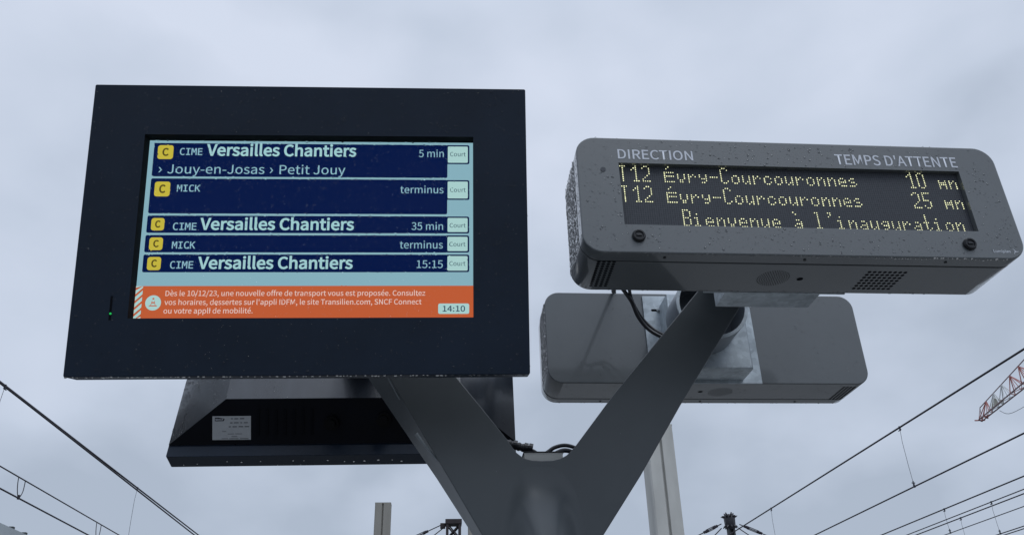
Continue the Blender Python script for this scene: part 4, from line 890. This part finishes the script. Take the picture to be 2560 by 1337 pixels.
# ================================================================== tower crane far right
cr_ = thing('tower_crane', 'red and white lattice crane jib reaching in at the right edge', 'crane', (42.0, 43.5, -0.95))
co = lambda p: (p[0] - 42.0, p[1] - 43.5, p[2] + 0.95)
tip = {'n': Vector((48.2, 69.4, 24.1)), 'f': Vector((48.75, 69.85, 24.1)), 'a': Vector((49.05, 70.0, 25.42))}
far = {'n': Vector((41.4, 37.0, 23.9)), 'f': Vector((42.5, 36.85, 23.9)), 'a': Vector((41.75, 41.9, 25.95))}
NP = 14
P = {k: [tip[k].lerp(far[k], i / NP) for i in range(NP + 1)] for k in tip}
bm = NB()
for k in ('n', 'f'): bar(bm, co(P[k][0]), co(P[k][-1]), 0.062)
bar(bm, co(P['a'][0]), co(P['a'][-1]), 0.045)
bar(bm, co(P['n'][0]), co(P['a'][0]), 0.03); bar(bm, co(P['n'][0]), co(P['f'][0]), 0.07); bar(bm, co(P['f'][0]), co(P['a'][0]), 0.03)
obj('jib', bm, M['crane_dark'], cr_, 40)
for i in range(NP):
    c_ = NB()
    am = P['a'][i].lerp(P['a'][i + 1], 0.86)
    for k in ('n', 'f'):
        bar(c_, co(P[k][i]), co(am), 0.042); bar(c_, co(P[k][i + 1]), co(am), 0.042)
        bar(c_, co(P[k][i].lerp(P[k][i + 1], 0.5)), co(am), 0.028)
    bar(c_, co(P['n'][i]), co(P['f'][i]), 0.04); bar(c_, co(P['n'][i]), co(P['f'][i + 1]), 0.03); bar(c_, co(P['n'][i + 1]), co(P['f'][i].lerp(P['f'][i + 1], 0.5)), 0.022)
    if i == 0:
        bar(c_, co(P['n'][0] + Vector((-0.25, 0.25, 0))), co(P['f'][0] + Vector((0.1, -0.3, 0))), 0.06)
        bar(c_, co(P['n'][0] + Vector((0, -.9, 0.02))), co(P['f'][0] + Vector((0, -.9, .02))), 0.09)
    obj('jib_bracing', c_, M['crane_red'] if i % 4 in (0, 3) else M['crane_white'], cr_, 40)
bm = NB()
q = [P['n'][1].lerp(P['f'][1], 0.5) + Vector((0, -0.1, 0.12)), P['n'][2].lerp(P['f'][2], 0.5) + Vector((0, -0.5, 0.12)), P['a'][2] + Vector((0.1, 0.6, -0.35)), P['a'][1] + Vector((0.1, -0.6, -0.35))]
loft(bm, [[co(v) for v in q], [co(v + Vector((0.05, 0, 0))) for v in q]]); obj('name_board', bm, M['board'], cr_, 0)
bm = NB(); tube(bm, [co(p) for p in smooth_path([P['n'][1] + Vector((0.3, -1.0, -0.25)), Vector((47.9, 64.5, 23.1)), Vector((47.0, 59.0, 22.9)), Vector((45.5, 52.0, 23.2)), Vector((43.6, 45.5, 23.85))], 6)], 0.022, 6); obj('hoist_rope', bm, M['dropper'], cr_, 60)
bm = NB()
for sx in (-0.8, 0.8):
    for sy in (-0.8, 0.8): box(bm, sx - 0.09, sx + 0.09, sy - 0.09, sy + 0.09, 0, 24.6)
z = 0.4
while z < 24.0:
    for s_ in (-0.8, 0.8):
        bar(bm, (-0.8, s_, z), (0.8, s_, z + 1.5), 0.05); bar(bm, (s_, -0.8, z), (s_, 0.8, z + 1.5), 0.05); bar(bm, (-0.8, s_, z), (0.8, s_, z), 0.05); bar(bm, (s_, -0.8, z), (s_, 0.8, z), 0.05)
    z += 1.55
obj('tower', bm, M['crane_red'], cr_, 0)
bm = NB(); box(bm, 0.9, 2.3, -0.9, 0.9, 22.6, 24.6, 0.1); obj('cab', bm, M['crane_white'], cr_, 0)

# ================================================================== roof edge, lower left
bl = thing('station_building', 'pale roof edge of a building in the lower left corner', 'building', (-22.0, 44.0, -0.95))
bm = NB(); box(bm, -8, 1.6, -14, 16, 0, 10.3); obj('wall', bm, M['wall'], bl, 0)
bm = NB(); loft(bm, [[(2.0, y, 10.30), (2.0, y, 10.93), (-3.2, y, 11.5), (-8.4, y, 10.93), (-8.4, y, 10.30)] for y in (-14.4, 16.4)]); rf = obj('roof', bm, M['roof'], bl, 0)
bm = NB()
for y in (-4.5, -3.2, -1.2, 0.2, 2.0):
    box(bm, 1.55, 1.8, y - 0.10, y + 0.10, 10.94, 11.12, 0.03)
obj('roof_vent', bm, M['pole'], rf, 0)
